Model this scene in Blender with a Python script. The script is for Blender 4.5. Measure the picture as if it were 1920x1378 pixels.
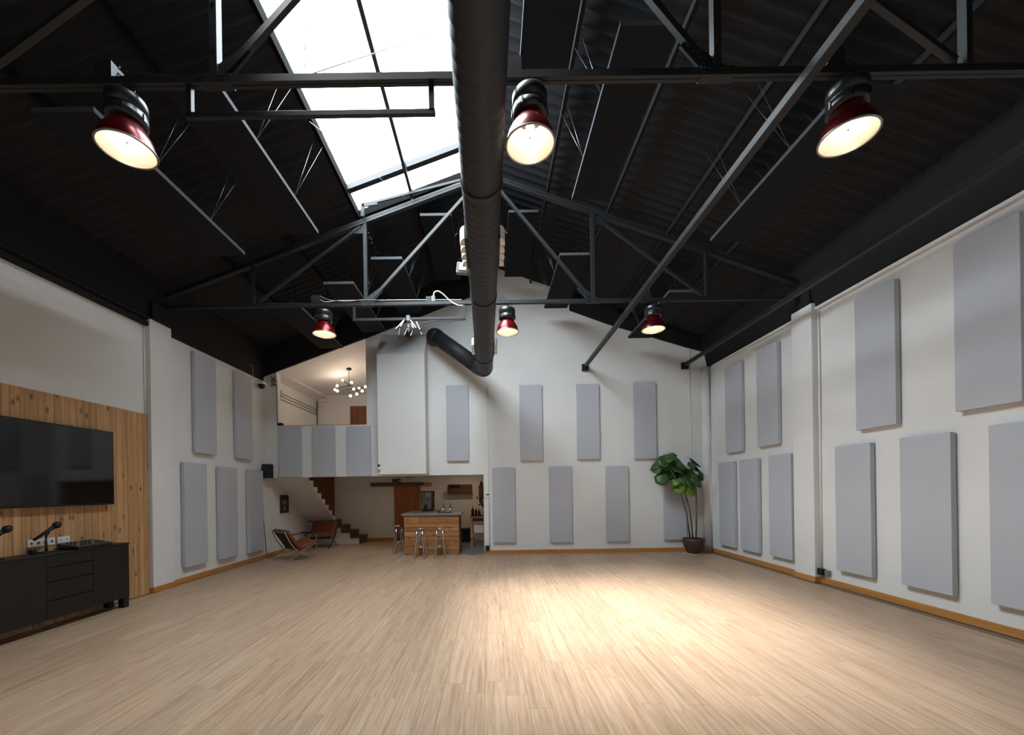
import bpy, bmesh, math, random
from mathutils import Vector, Matrix, Quaternion
random.seed(11)
for _o in list(bpy.data.objects):
    bpy.data.objects.remove(_o)
S = bpy.context.scene
COL = S.collection

# ---------------------------------------------------------------- camera
FOC, PPX, PPY, ROLL, CAMH = 762.0, 921.0, 917.0, 0.015, 1.75
cam_data = bpy.data.cameras.new('camera')
cam = bpy.data.objects.new('camera', cam_data)
COL.objects.link(cam)
cam_data.sensor_fit = 'HORIZONTAL'
cam_data.sensor_width = 36.0
cam_data.lens = 36.0 * FOC / 1920.0
cam_data.shift_x = (960 - PPX) / 1920.0
cam_data.shift_y = (PPY - 689) / 1920.0
cam_data.clip_start = 0.05
cam_data.clip_end = 200
cam.matrix_world = Matrix.Translation((0, 0, CAMH)) @ Matrix.Rotation(math.pi / 2, 4, 'X') @ Matrix.Rotation(-ROLL, 4, 'Z')
S.camera = cam

# ---------------------------------------------------------------- sky, sun, exposure
world = bpy.data.worlds.new('overcast_sky')
S.world = world
world.use_nodes = True
bg = world.node_tree.nodes['Background']
bg.inputs['Color'].default_value = (0.86, 0.935, 1.0, 1)
bg.inputs['Strength'].default_value = 13.0
sun_data = bpy.data.lights.new('hazy_sun', 'SUN')
sun_data.energy = 11.0
sun_data.angle = math.radians(22)
sun_data.color = (1.0, 0.985, 0.975)
sun = bpy.data.objects.new('hazy_sun', sun_data)
COL.objects.link(sun)
sun.location = (-6, 5, 16)
sun.rotation_euler = Vector((3.1, 0.35, -7.3)).to_track_quat('-Z', 'Y').to_euler()
portal_data = bpy.data.lights.new('skylight_portal', 'AREA')
portal_data.shape = 'RECTANGLE'
portal_data.size = 2.5
portal_data.size_y = 4.5
portal_data.cycles.is_portal = True
portal = bpy.data.objects.new('skylight_portal', portal_data)
COL.objects.link(portal)
portal.location = (-1.22, 5.2, 7.62)
portal.rotation_euler = (0, -math.atan(0.36), 0)
vs = S.view_settings
vs.view_transform = 'Standard'
vs.look = 'None'
vs.exposure = 1.08
vs.gamma = 1.0
vs.use_curve_mapping = False
S.cycles.use_denoising = True
S.cycles.max_bounces = 8
S.cycles.diffuse_bounces = 5
S.cycles.transparent_max_bounces = 12
S.cycles.sample_clamp_indirect = 6.0
S.cycles.caustics_reflective = False
S.cycles.caustics_refractive = False

# ---------------------------------------------------------------- place measures (metres)
XR, XL, YB, YF = 5.855, -6.07, 10.94, -2.6      # right, left, back wall face, wall behind the camera
ZWR, ZWL = 4.90, 4.74                            # top of the white walls
YT1, YT2 = 3.40, 7.49                            # the two trusses
RIDGE, SLOPE = 7.80, 0.36
def roof(x): return RIDGE - SLOPE * abs(x)

def ray(px, py):
    u, v = px - PPX, py - PPY
    return (u - v * ROLL) / FOC, -(v + u * ROLL) / FOC   # X per Y, height above the eye per Y
def at(px, py, Y=None, X=None, Z=None):
    a, b = ray(px, py)
    if Y is None:
        Y = X / a if X is not None else (Z - CAMH) / b
    return Vector((a * Y, Y, CAMH + b * Y))
def to_px(p):
    x, y = p[0] / p[1] * FOC, -(p[2] - CAMH) / p[1] * FOC
    return PPX + x + y * ROLL, PPY + y - x * ROLL

# ---------------------------------------------------------------- helpers
def lin(c):
    return tuple(((k / 255) / 12.92 if k / 255 <= 0.04045 else ((k / 255 + 0.055) / 1.055) ** 2.4) for k in c)

def mat(name, rgb, rough=0.6, metal=0.0, spec=0.5, var=0.0, vscale=6.0, bump=0.0, bscale=60.0, emit=None, estr=0.0):
    m = bpy.data.materials.new(name)
    m.use_nodes = True
    nt = m.node_tree
    N, L = nt.nodes, nt.links
    b = N['Principled BSDF']
    c = lin(rgb)
    b.inputs['Base Color'].default_value = (*c, 1)
    b.inputs['Roughness'].default_value = rough
    b.inputs['Metallic'].default_value = metal
    b.inputs['Specular IOR Level'].default_value = spec
    if emit is not None:
        b.inputs['Emission Color'].default_value = (*emit, 1)
        b.inputs['Emission Strength'].default_value = estr
    if var > 0 or bump > 0:
        g = N.new('ShaderNodeNewGeometry')
    if var > 0:
        n = N.new('ShaderNodeTexNoise')
        n.inputs['Scale'].default_value = vscale
        n.inputs['Detail'].default_value = 5
        L.new(g.outputs['Position'], n.inputs['Vector'])
        r = N.new('ShaderNodeMapRange')
        r.inputs[1].default_value = 0.25
        r.inputs[2].default_value = 0.75
        r.inputs[3].default_value = 1 - var
        r.inputs[4].default_value = 1 + var
        L.new(n.outputs['Fac'], r.inputs[0])
        x = N.new('ShaderNodeVectorMath')
        x.operation = 'SCALE'
        x.inputs[0].default_value = c
        L.new(r.outputs[0], x.inputs['Scale'])
        L.new(x.outputs[0], b.inputs['Base Color'])
    if bump > 0:
        n2 = N.new('ShaderNodeTexNoise')
        n2.inputs['Scale'].default_value = bscale
        n2.inputs['Detail'].default_value = 4
        L.new(g.outputs['Position'], n2.inputs['Vector'])
        bp = N.new('ShaderNodeBump')
        bp.inputs['Strength'].default_value = bump
        bp.inputs['Distance'].default_value = 0.01
        L.new(n2.outputs['Fac'], bp.inputs['Height'])
        L.new(bp.outputs[0], b.inputs['Normal'])
    return m

def wood(name, c_dark, c_mid, c_light, axis, grain=1.0, knots=0.0, rough=0.5, spec=0.4, tone=0.12, per='object'):
    """timber with grain running along axis; each board gets its own tone and its own stretch of grain"""
    m = bpy.data.materials.new(name)
    m.use_nodes = True
    nt = m.node_tree
    N, L = nt.nodes, nt.links
    b = N['Principled BSDF']
    b.inputs['Roughness'].default_value = rough
    b.inputs['Specular IOR Level'].default_value = spec
    g = N.new('ShaderNodeNewGeometry')
    if per == 'object':
        oi = N.new('ShaderNodeObjectInfo')
        rnd = oi.outputs['Random']
    else:
        oi = N.new('ShaderNodeAttribute')
        oi.attribute_name = 'board'
        rnd = oi.outputs['Fac']
    off = N.new('ShaderNodeMath'); off.operation = 'MULTIPLY'; off.inputs[1].default_value = 37.0
    L.new(rnd, off.inputs[0])
    sc = [1.0, 1.0, 1.0]
    sc[axis] = 0.032
    mul = N.new('ShaderNodeVectorMath'); mul.operation = 'MULTIPLY'; mul.inputs[1].default_value = sc
    L.new(g.outputs['Position'], mul.inputs[0])
    add = N.new('ShaderNodeVectorMath'); add.operation = 'ADD'
    L.new(mul.outputs[0], add.inputs[0])
    L.new(off.outputs[0], add.inputs[1])
    n1 = N.new('ShaderNodeTexNoise'); n1.inputs['Scale'].default_value = 22 * grain; n1.inputs['Detail'].default_value = 6; n1.inputs['Roughness'].default_value = 0.62
    n1.inputs['Distortion'].default_value = 0.6
    L.new(add.outputs[0], n1.inputs['Vector'])
    n2 = N.new('ShaderNodeTexNoise'); n2.inputs['Scale'].default_value = 95 * grain; n2.inputs['Detail'].default_value = 3
    L.new(add.outputs[0], n2.inputs['Vector'])
    mx = N.new('ShaderNodeMath'); mx.operation = 'MULTIPLY_ADD'; mx.inputs[1].default_value = 0.35
    L.new(n2.outputs['Fac'], mx.inputs[0])
    s2 = N.new('ShaderNodeMath'); s2.operation = 'MULTIPLY'; s2.inputs[1].default_value = 0.65
    L.new(n1.outputs['Fac'], s2.inputs[0])
    L.new(s2.outputs[0], mx.inputs[2])
    rp = N.new('ShaderNodeValToRGB')
    e = rp.color_ramp.elements
    e[0].position, e[0].color = 0.32, (*lin(c_dark), 1)
    e[1].position, e[1].color = 0.66, (*lin(c_light), 1)
    k = rp.color_ramp.elements.new(0.48); k.color = (*lin(c_mid), 1)
    L.new(mx.outputs[0], rp.inputs[0])
    tn = N.new('ShaderNodeMapRange'); tn.inputs[3].default_value = 1 - tone; tn.inputs[4].default_value = 1 + tone
    L.new(rnd, tn.inputs[0])
    vm = N.new('ShaderNodeVectorMath'); vm.operation = 'SCALE'
    L.new(rp.outputs[0], vm.inputs[0])
    L.new(tn.outputs[0], vm.inputs['Scale'])
    out = vm.outputs[0]
    if knots > 0:
        sp = N.new('ShaderNodeSeparateXYZ'); L.new(g.outputs['Position'], sp.inputs[0])
        al = N.new('ShaderNodeMath'); al.operation = 'MULTIPLY'; al.inputs[1].default_value = 0.5
        L.new(sp.outputs[axis], al.inputs[0])
        cmb = N.new('ShaderNodeCombineXYZ')
        L.new(sp.outputs[1 if axis == 2 else 2], cmb.inputs[0]); L.new(al.outputs[0], cmb.inputs[1])
        ka = N.new('ShaderNodeVectorMath'); ka.operation = 'ADD'
        L.new(cmb.outputs[0], ka.inputs[0]); L.new(off.outputs[0], ka.inputs[1])
        vo = N.new('ShaderNodeTexVoronoi'); vo.voronoi_dimensions = '2D'; vo.inputs['Scale'].default_value = knots
        L.new(ka.outputs[0], vo.inputs['Vector'])
        nk = N.new('ShaderNodeMapRange'); nk.inputs[1].default_value = 0.03; nk.inputs[2].default_value = 0.11; nk.inputs[3].default_value = 0.34; nk.inputs[4].default_value = 1.0
        L.new(vo.outputs['Distance'], nk.inputs[0])
        v2 = N.new('ShaderNodeVectorMath'); v2.operation = 'SCALE'
        L.new(out, v2.inputs[0]); L.new(nk.outputs[0], v2.inputs['Scale'])
        out = v2.outputs[0]
    L.new(out, b.inputs['Base Color'])
    bp = N.new('ShaderNodeBump'); bp.inputs['Strength'].default_value = 0.12; bp.inputs['Distance'].default_value = 0.004
    L.new(mx.outputs[0], bp.inputs['Height'])
    L.new(bp.outputs[0], b.inputs['Normal'])
    return m

def wl(o):
    v = Vector((0, 0, 0))
    while o is not None:
        v = v + o.location
        o = o.parent
    return v

class MB:
    def __init__(self):
        self.v, self.f, self.m, self.s = [], [], [], []
    def add(self, vs_, fs, m=0, smooth=False):
        k = len(self.v)
        self.v += [Vector(p) for p in vs_]
        for f in fs:
            self.f.append([i + k for i in f]); self.m.append(m); self.s.append(smooth)
        return self
    def box(self, x0, x1, y0, y1, z0, z1, m=0):
        p = [(x0, y0, z0), (x1, y0, z0), (x1, y1, z0), (x0, y1, z0), (x0, y0, z1), (x1, y0, z1), (x1, y1, z1), (x0, y1, z1)]
        return self.add(p, [(3, 2, 1, 0), (4, 5, 6, 7), (0, 1, 5, 4), (1, 2, 6, 5), (2, 3, 7, 6), (3, 0, 4, 7)], m)
    def bar(self, p, q, w, h, up=(0, 0, 1), m=0):
        p, q = Vector(p), Vector(q)
        d = (q - p).normalized()
        u = Vector(up)
        if abs(d.dot(u)) > 0.98: u = Vector((0, 1, 0))
        s = d.cross(u).normalized() * (w / 2)
        t = s.cross(d).normalized() * (h / 2)
        pts = [c + a * s + b * t for c in (p, q) for a, b in ((-1, -1), (1, -1), (1, 1), (-1, 1))]
        return self.add(pts, [(3, 2, 1, 0), (4, 5, 6, 7), (0, 1, 5, 4), (1, 2, 6, 5), (2, 3, 7, 6), (3, 0, 4, 7)], m)
    def tube(self, path, r, n=8, m=0, caps=True, smooth=True):
        P = [Vector(p) for p in path]
        R = r if isinstance(r, (list, tuple)) else [r] * len(P)
        T = []
        for i in range(len(P)):
            a = P[max(i - 1, 0)]; b = P[min(i + 1, len(P) - 1)]
            T.append((b - a).normalized())
        u = Vector((0, 0, 1)) if abs(T[0].z) < 0.9 else Vector((1, 0, 0))
        s = T[0].cross(u).normalized()
        pts = []
        for i in range(len(P)):
            s = (s - T[i] * s.dot(T[i])).normalized()
            t = T[i].cross(s)
            for k in range(n):
                a = 2 * math.pi * k / n
                pts.append(P[i] + (s * math.cos(a) + t * math.sin(a)) * R[i])
        fs = []
        for i in range(len(P) - 1):
            for k in range(n):
                k2 = (k + 1) % n
                fs.append((i * n + k, i * n + k2, (i + 1) * n + k2, (i + 1) * n + k))
        self.add(pts, fs, m, smooth)
        if caps:
            b = len(self.v) - len(pts)
            for ring, rev in ((0, True), (len(P) - 1, False)):
                f = [b + ring * n + k for k in range(n)]
                self.f.append(f[::-1] if rev else f); self.m.append(m); self.s.append(False)
        return self
    def lathe(self, prof, n=24, c=(0, 0, 0), m=0, smooth=True, close=False, cap0=False, cap1=False):
        c = Vector(c)
        pts = [c + Vector((r * math.cos(2 * math.pi * k / n), r * math.sin(2 * math.pi * k / n), z)) for r, z in prof for k in range(n)]
        fs = []
        rows = len(prof)
        for i in range(rows - (0 if close else 1)):
            j = (i + 1) % rows
            for k in range(n):
                k2 = (k + 1) % n
                fs.append((i * n + k, i * n + k2, j * n + k2, j * n + k))
        self.add(pts, fs, m, smooth)
        b = len(self.v) - len(pts)
        if cap0:
            self.f.append([b + k for k in range(n)][::-1]); self.m.append(m); self.s.append(False)
        if cap1:
            self.f.append([b + (rows - 1) * n + k for k in range(n)]); self.m.append(m); self.s.append(False)
        return self
    def prism(self, poly, a0, a1, plane='xz', m=0):
        n = len(poly)
        def P(p, a):
            return {'xz': (p[0], a, p[1]), 'yz': (a, p[0], p[1]), 'xy': (p[0], p[1], a)}[plane]
        pts = [P(p, a0) for p in poly] + [P(p, a1) for p in poly]
        fs = [tuple(range(n)), tuple(range(2 * n - 1, n - 1, -1))]
        fs += [(i, i + n, (i + 1) % n + n, (i + 1) % n) for i in range(n)]
        return self.add(pts, fs, m)
    def sphere(self, c, r, n=12, m=0, sz=1.0):
        k = max(4, n // 2)
        prof = [(max(r * math.sin(math.pi * i / k), 1e-4), -r * sz * math.cos(math.pi * i / k)) for i in range(k + 1)]
        return self.lathe(prof, n, c, m, True)
    def build(self, name, mats, parent=None, world=True, bev=0.0, recalc=True, seg=2):
        me = bpy.data.meshes.new(name)
        if parent is not None:
            off = wl(parent) if world else Vector((0, 0, 0))
        else:
            xs = [p.x for p in self.v]; ys = [p.y for p in self.v]; zs = [p.z for p in self.v]
            off = Vector(((min(xs) + max(xs)) / 2, (min(ys) + max(ys)) / 2, min(zs)))
        me.from_pydata([tuple(p - off) for p in self.v], [], self.f)
        ml = mats if isinstance(mats, (list, tuple)) else [mats]
        for q in ml: me.materials.append(q)
        me.polygons.foreach_set('material_index', self.m)
        me.polygons.foreach_set('use_smooth', self.s)
        if recalc:
            bm = bmesh.new(); bm.from_mesh(me)
            bmesh.ops.recalc_face_normals(bm, faces=bm.faces)
            bm.to_mesh(me); bm.free()
        me.update()
        o = bpy.data.objects.new(name, me)
        COL.objects.link(o)
        if parent is not None:
            o.parent = parent
        else:
            o.location = off
        if bev > 0:
            md = o.modifiers.new('bevel', 'BEVEL'); md.width = bev; md.segments = seg; md.limit_method = 'ANGLE'
        return o

LABELS = set()
def tag(o, label, cat, group=None, kind=None):
    o['label'] = label
    o['category'] = cat
    if group: o['group'] = group
    if kind: o['kind'] = kind
    return o
def struct(o, label=None, cat=None):
    o['kind'] = 'structure'
    if label: o['label'] = label
    if cat: o['category'] = cat
    return o
def thing(name, label, cat, loc=(0, 0, 0), rz=0.0, group=None):
    o = bpy.data.objects.new(name, None)
    o.empty_display_size = 0.1
    COL.objects.link(o)
    o.location = loc
    o.rotation_euler = (0, 0, rz)
    return tag(o, label, cat, group)
def copy_tree(o, parent=None):
    c = o.copy(); COL.objects.link(c); c.parent = parent
    for ch in list(o.children):
        copy_tree(ch, c)
    return c
def box(name, m, x0, x1, y0, y1, z0, z1, parent=None, bev=0.0, world=True):
    return MB().box(min(x0, x1), max(x0, x1), min(y0, y1), max(y0, y1), min(z0, z1), max(z0, z1)).build(name, m, parent, world, bev)

# ---------------------------------------------------------------- materials
M = {}
M['wall'] = mat('white_plaster', (221, 221, 220), 0.85, spec=0.25, var=0.035, vscale=1.3, bump=0.08, bscale=35)
M['wallblack'] = mat('black_paint_matt', (20, 21, 23), 0.8, spec=0.3, var=0.1, vscale=3)
M['frameblack'] = mat('black_bitumen_felt', (12, 12, 12), 0.95, spec=0.05)
M['steel'] = mat('black_painted_steel', (29, 31, 34), 0.5, spec=0.4, var=0.08, vscale=9)
M['sheet'] = mat('black_painted_roof_sheet', (29, 31, 35), 0.7, spec=0.3, var=0.1, vscale=4)
M['baffle'] = mat('black_felt', (36, 38, 43), 0.95, spec=0.1)
M['baffle_edge'] = mat('skylit_felt_edge', (82, 84, 88), 0.95, spec=0.1)  # paler than the board: skylight on the edges put into the colour
M['duct'] = mat('black_duct_paint', (37, 39, 43), 0.55, spec=0.4)
M['panel'] = mat('grey_acoustic_fabric', (183, 186, 193), 0.95, spec=0.1, var=0.02, vscale=2, bump=0.1, bscale=300)
M['floor_base'] = mat('floor_screed', (120, 104, 84), 0.9)
M['plank'] = wood('bleached_oak_plank', (146, 117, 93), (175, 145, 119), (194, 168, 143), 1, 1.4, 0, 0.40, 0.42, 0.065)
M['plank_far'] = wood('bleached_oak_plank_far', (146, 117, 93), (175, 145, 119), (194, 168, 143), 1, 1.4, 0, 0.40, 0.42, 0.065, per='attr')
M['pine'] = wood('knotty_pine_upright', (146, 106, 70), (180, 138, 96), (200, 160, 118), 2, 0.8, 3.6, 0.55, 0.3, 0.14)
M['pine_h'] = wood('knotty_pine_level', (124, 82, 50), (164, 114, 72), (190, 140, 96), 0, 0.8, 3.6, 0.6, 0.25, 0.14)
M['skirt'] = wood('honey_beech', (168, 112, 58), (184, 126, 68), (196, 138, 78), 1, 0.6, 0, 0.45, 0.4, 0.04)
M['walnut'] = wood('dark_brown_wood', (64, 36, 20), (84, 50, 30), (104, 64, 40), 0, 0.8, 0, 0.5, 0.35, 0.1)
M['oakdark'] = wood('brown_stair_wood', (78, 46, 26), (100, 62, 36), (118, 76, 46), 0, 0.8, 0, 0.5, 0.35, 0.1)
M['doorwood'] = wood('orange_brown_veneer', (124, 68, 30), (142, 80, 38), (156, 92, 46), 2, 0.6, 0, 0.45, 0.4, 0.03)
M['cabinet'] = mat('black_lacquer', (22, 22, 22), 0.45, spec=0.4)
M['screen'] = mat('tv_glass', (9, 10, 11), 0.06, spec=0.5)
M['blackplastic'] = mat('black_plastic', (18, 18, 19), 0.5, spec=0.4)
M['white'] = mat('white_plastic', (222, 220, 214), 0.45)
M['darkgrey'] = mat('dark_grey_plastic', (58, 60, 62), 0.5)
M['greyplastic'] = mat('grey_plastic', (120, 122, 124), 0.5)
M['chrome'] = mat('chrome', (205, 206, 208), 0.18, metal=1.0)
M['alu'] = mat('brushed_aluminium', (98, 100, 104), 0.5, metal=1.0)
M['wire'] = mat('steel_wire', (150, 152, 155), 0.35, metal=0.9)
M['red'] = mat('red_lacquered_metal', (104, 7, 16), 0.25, metal=0.55, spec=0.6)
M['lampblack'] = mat('lamp_housing_black', (26, 27, 29), 0.32, spec=0.6)
M['lampin'] = mat('lamp_reflector_inside', (176, 162, 146), 0.4, spec=0.4)
M['bulb'] = mat('lit_bulb', (255, 240, 220), 0.4, emit=(1.0, 0.83, 0.68), estr=27.0)
M['bulb2'] = mat('lit_globe_bulb', (255, 240, 220), 0.4, emit=(1.0, 0.76, 0.57), estr=30.0)
M['downlight'] = mat('lit_downlight', (255, 240, 220), 0.4, emit=(1.0, 0.72, 0.45), estr=85.0)
M['leather'] = mat('brown_leather', (118, 66, 34), 0.45, spec=0.4, var=0.1, vscale=12, bump=0.1, bscale=90)
M['strap'] = mat('dark_leather_strap', (60, 32, 20), 0.5)
M['slate'] = mat('grey_stone_worktop', (128, 126, 122), 0.45, var=0.08, vscale=14)
M['tile'] = mat('grey_blue_floor', (104, 110, 114), 0.35, var=0.12, vscale=3)
M['pot'] = mat('dark_brown_glazed_pot', (72, 50, 46), 0.5, spec=0.4, var=0.15, vscale=10)
M['soil'] = mat('potting_soil', (40, 30, 24), 0.95)
M['bark'] = mat('plant_stem', (104, 86, 62), 0.8, var=0.15, vscale=30)
M['leaf'] = mat('green_leaf', (48, 84, 36), 0.42, spec=0.45, var=0.22, vscale=9)
M['leafpale'] = mat('young_green_leaf', (92, 122, 40), 0.45, spec=0.4, var=0.15, vscale=9)
M['saucer'] = mat('cork_saucer', (176, 164, 148), 0.8)
M['darkleaf'] = mat('dark_dry_leaf', (34, 36, 32), 0.7)
M['brownglass'] = mat('brown_bottle_glass', (74, 38, 18), 0.12, spec=0.6)
M['darkglass'] = mat('dark_green_bottle', (22, 26, 20), 0.12, spec=0.6)
M['steelpale'] = mat('stainless_steel', (160, 158, 152), 0.3, metal=0.9)
M['redsign'] = mat('red_sign', (170, 30, 34), 0.5)
M['palemark'] = mat('pale_sign_marks', (206, 160, 156), 0.5)
M['greensign'] = mat('green_sign', (20, 96, 62), 0.5)
M['paperwhite'] = mat('sign_white', (232, 234, 230), 0.6)
M['lens'] = mat('floodlight_lens', (214, 206, 200), 0.3)
M['loftdoor'] = wood('dark_red_brown_door', (104, 62, 40), (116, 72, 48), (126, 80, 54), 2, 0.6, 0, 0.5, 0.3, 0.03)
M['art1'] = mat('painting_dark', (38, 44, 46), 0.7, var=0.5, vscale=14)
M['art2'] = mat('painting_ochre', (140, 96, 58), 0.7, var=0.3, vscale=20)
M['art3'] = mat('painting_pale', (126, 130, 124), 0.7, var=0.3, vscale=20)

def glassy(name, tint, fac, rough=0.03):
    m = bpy.data.materials.new(name); m.use_nodes = True
    nt = m.node_tree; N, L = nt.nodes, nt.links
    N.remove(N['Principled BSDF'])
    tr = N.new('ShaderNodeBsdfTransparent'); tr.inputs[0].default_value = (*tint, 1)
    gl = N.new('ShaderNodeBsdfGlossy'); gl.inputs['Roughness'].default_value = rough
    mx = N.new('ShaderNodeMixShader'); mx.inputs[0].default_value = fac
    L.new(tr.outputs[0], mx.inputs[1]); L.new(gl.outputs[0], mx.inputs[2])
    L.new(mx.outputs[0], N['Material Output'].inputs['Surface'])
    return m
M['glass'] = glassy('clear_glass', (0.93, 0.95, 0.94), 0.08)
M['skyglass'] = glassy('skylight_sheet', (0.92, 0.94, 0.94), 0.04, 0.2)
# ================================================================ the setting
YE = 14.25            # rear wall of the bar room and the loft
XO = at(907.5, 960, Y=YB).x      # right jamb of the bar opening
floor = struct(box('floor', M['floor_base'], XL - 0.2, XR + 0.2, YF, YE + 0.1, -0.25, -0.012))
# --- oak planks, each its own board
PW, PL, GAP = 0.18, 1.22, 0.0008
pm = MB().box(-PW / 2 + GAP, PW / 2 - GAP, -PL / 2 + GAP, PL / 2 - GAP, -0.012, 0.0)
boards = []
nx = int((XR - XL) / PW) + 1
for i in range(nx):
    x = XL + 0.05 + PW * (i + 0.5)
    if x + PW / 2 > XR: continue
    y = YF + random.random() * PL - PL / 2
    yend = YE if x < -0.95 else YB
    while y + PL < yend + 0.02:
        if y - 0.0 > YF:
            boards.append((x, y + PL / 2, PL))
        y += PL
    rest = yend - y
    if rest > 0.1: boards.append((x, y + rest / 2, rest))
def seen(b):
    x, y, l = b
    y0, y1 = max(y - l / 2, 0.6), y + l / 2
    if y1 < 2.4: return 0
    pts = [to_px((x + sx * PW / 2, yy, 0)) for sx in (-1, 1) for yy in (y0, y1)]
    u0, u1 = min(p[0] for p in pts), max(p[0] for p in pts)
    v0, v1 = min(p[1] for p in pts), max(p[1] for p in pts)
    if u1 < 0 or u0 > 1920 or v0 > 1378: return 0
    return PW * l / y ** 3
full = sorted([b for b in boards if b[2] == PL and seen(b) > 0], key=seen, reverse=True)[:300]
fullset = set(full)
proto = None
foff = wl(floor)
for b in full:
    if proto is None:
        proto = pm.build('plank', M['plank'], floor, world=False)
        o = proto
    else:
        o = proto.copy(); COL.objects.link(o); o.parent = floor
    o.location = Vector((b[0], b[1], 0)) - foff
rest_mb = MB(); vals = []
for b in boards:
    if b in fullset: continue
    rest_mb.box(b[0] - PW / 2 + GAP, b[0] + PW / 2 - GAP, b[1] - b[2] / 2 + GAP, b[1] + b[2] / 2 - GAP, -0.012, 0)
    vals += [random.random()] * 8
ro = rest_mb.build('distant_planks', M['plank_far'], floor, recalc=False)
ro['kind'] = 'stuff'
at_ = ro.data.attributes.new('board', 'FLOAT', 'POINT')
at_.data.foreach_set('value', vals)
struct(box('floor_bar', M['tile'], -0.95, 1.0, YB + 0.005, YE, -0.012, -0.001))

# --- walls
struct(box('wall_left', M['wall'], XL - 0.25, XL, YF - 0.2, YE + 0.2, 0, 6.2))
struct(box('wall_right', M['wall'], XR, XR + 0.25, YF - 0.2, YB + 0.2, 0, 6.3))
gf = MB().prism([(XL - 0.2, 0), (XR + 0.2, 0), (XR + 0.2, roof(XR) + 0.1), (0, RIDGE + 0.1), (XL - 0.2, roof(XL) + 0.1)], YF - 0.2, YF)
struct(gf.build('wall_front', M['wall']))
XLO, XRO = at(519, 750, Y=YB).x, at(687, 750, Y=YB).x
ZB = at(720, 892.5, Y=YB).z          # underside of the bar opening's beam
ZP = at(600, 797.5, Y=YB).z          # loft parapet top
bl = [at(500, 703, Y=YB - 0.05), at(687, 633, Y=YB - 0.05), at(889, 552.5, Y=YB - 0.05)]
br = [at(1068, 581, Y=YB - 0.05), at(1140, 607, Y=YB - 0.05), at(1284, 649.5, Y=YB - 0.05), at(1340, 664, Y=YB - 0.05)]
def line(p, q, x): return p.z + (q.z - p.z) * (x - p.x) / (q.x - p.x)
wb = MB()
wb.prism([(XO, 0), (XR + 0.2, 0), (XR + 0.2, roof(XR) + 0.15), (0, RIDGE + 0.1), (XO, roof(XO) + 0.1)], YB, YB + 0.2)
wb.prism([(XRO, ZB), (XO, ZB), (XO, roof(XO) + 0.1), (XRO, roof(XRO) + 0.1)], YB, YB + 0.2)
wb.prism([(XL - 0.1, ZB), (XRO, ZB), (XRO, ZP), (XL - 0.1, ZP)], YB, YB + 0.2)
wb.prism([(XL - 0.1, ZP), (XLO, ZP), (XLO, roof(XLO) + 0.1), (XL - 0.1, roof(XL) + 0.1)], YB, YB + 0.2)
wb.prism([(XLO, line(bl[0], bl[1], XLO)), (XRO, bl[1].z), (XRO, roof(XRO) + 0.1), (XLO, roof(XLO) + 0.1)], YB, YB + 0.2)
wall_back = struct(wb.build('wall_back', M['wall']))
gl_ = MB().prism([(XL + 0.0, line(bl[0], bl[1], XL)), (bl[1].x, bl[1].z), (bl[2].x, bl[2].z), (bl[2].x, roof(bl[2].x) + 0.05), (XL, roof(XL) + 0.05)], YB - 0.06, YB - 0.002)
struct(gl_.build('trim_1', M['wallblack']))
gr_ = MB().prism([(br[0].x, roof(br[0].x) + 0.05)] + [(p.x, p.z) for p in br[:3]] + [(XR, line(br[2], br[3], XR)), (XR, roof(XR) + 0.05)], YB - 0.06, YB - 0.002)
struct(gr_.build('trim_2', M['wallblack']))
# bar room and loft shell
wr = MB().prism([(XL - 0.2, 0), (1.2, 0), (1.2, 6.6), (XL - 0.2, 6.2)], YE, YE + 0.2)
struct(wr.build('wall_rear', M['wall']))
struct(box('wall_bar', M['wall'], 1.0, 1.2, YB + 0.2, YE, 0, 2.36))
struct(box('wall_loft', M['wall'], -2.3, -2.15, YB + 0.2, YE, 2.5, 6.8))
struct(box('floor_loft', M['wall'], XL, 1.2, YB + 0.2, YE, 2.36, 2.5))
lc = MB(); n = 12; pts = []
for j in range(n + 1):
    for i in range(n + 1):
        s, t = i / n, j / n
        x = -5.72 + s * 3.45; y = YE - t * (YE - YB - 0.19)
        pts.append((x, y, 5.13 - 0.10 * t + s * t * 1.25))
lc.add(pts, [(j * (n + 1) + i, j * (n + 1) + i + 1, (j + 1) * (n + 1) + i + 1, (j + 1) * (n + 1) + i) for j in range(n) for i in range(n)], 0, True)
struct(lc.build('ceiling_loft', M['wall']))
struct(MB().prism([(XL, 4.93), (-5.72, 5.03), (-5.72, 5.5), (XL, 5.5)], YB + 0.2, YE).build('trim_3', M['wall']))
# boxed casing on the rear wall, its top leaning back to the wall
cx0, cx1 = at(708, 780, Y=10.41).x, at(797.5, 780, Y=10.41).x
cas = MB().prism([(10.41, 2.17), (10.41, 5.255), (YB, 5.95), (YB, 2.17)], cx0, cx1, 'yz').build('wall_casing', M['wall'])
struct(cas)

# --- pillars and skirting
struct(box('trim_4', M['wall'], XR - 0.11, XR, 7.24, 7.72, 0, 4.98, bev=0.006))
struct(box('trim_5', M['wall'], XL, XL + 0.085, 7.18, 7.66, 0, 4.86, bev=0.006))
BH, BT = 0.105, 0.018
def skirt(name, runs):
    mb = MB()
    for r in runs: mb.box(*r, 0, BH)
    return struct(mb.build(name, M['skirt'], bev=0.003))
skirt('baseboard_right', [(XR - BT, XR, YF, 7.24), (XR - 0.11 - BT, XR, 7.24 - BT, 7.72 + BT), (XR - BT, XR, 7.72 + BT, YB - BT)])
skirt('baseboard_left', [(XL, XL + 0.085 + BT, 7.18 - BT, 7.66 + BT), (XL, XL + BT, 7.66 + BT, 13.38)])
skirt('baseboard_back', [(XO, XR - BT, YB - BT, YB)])
skirt('baseboard_rear', [(-4.33, -3.45, YE - BT, YE)])

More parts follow.
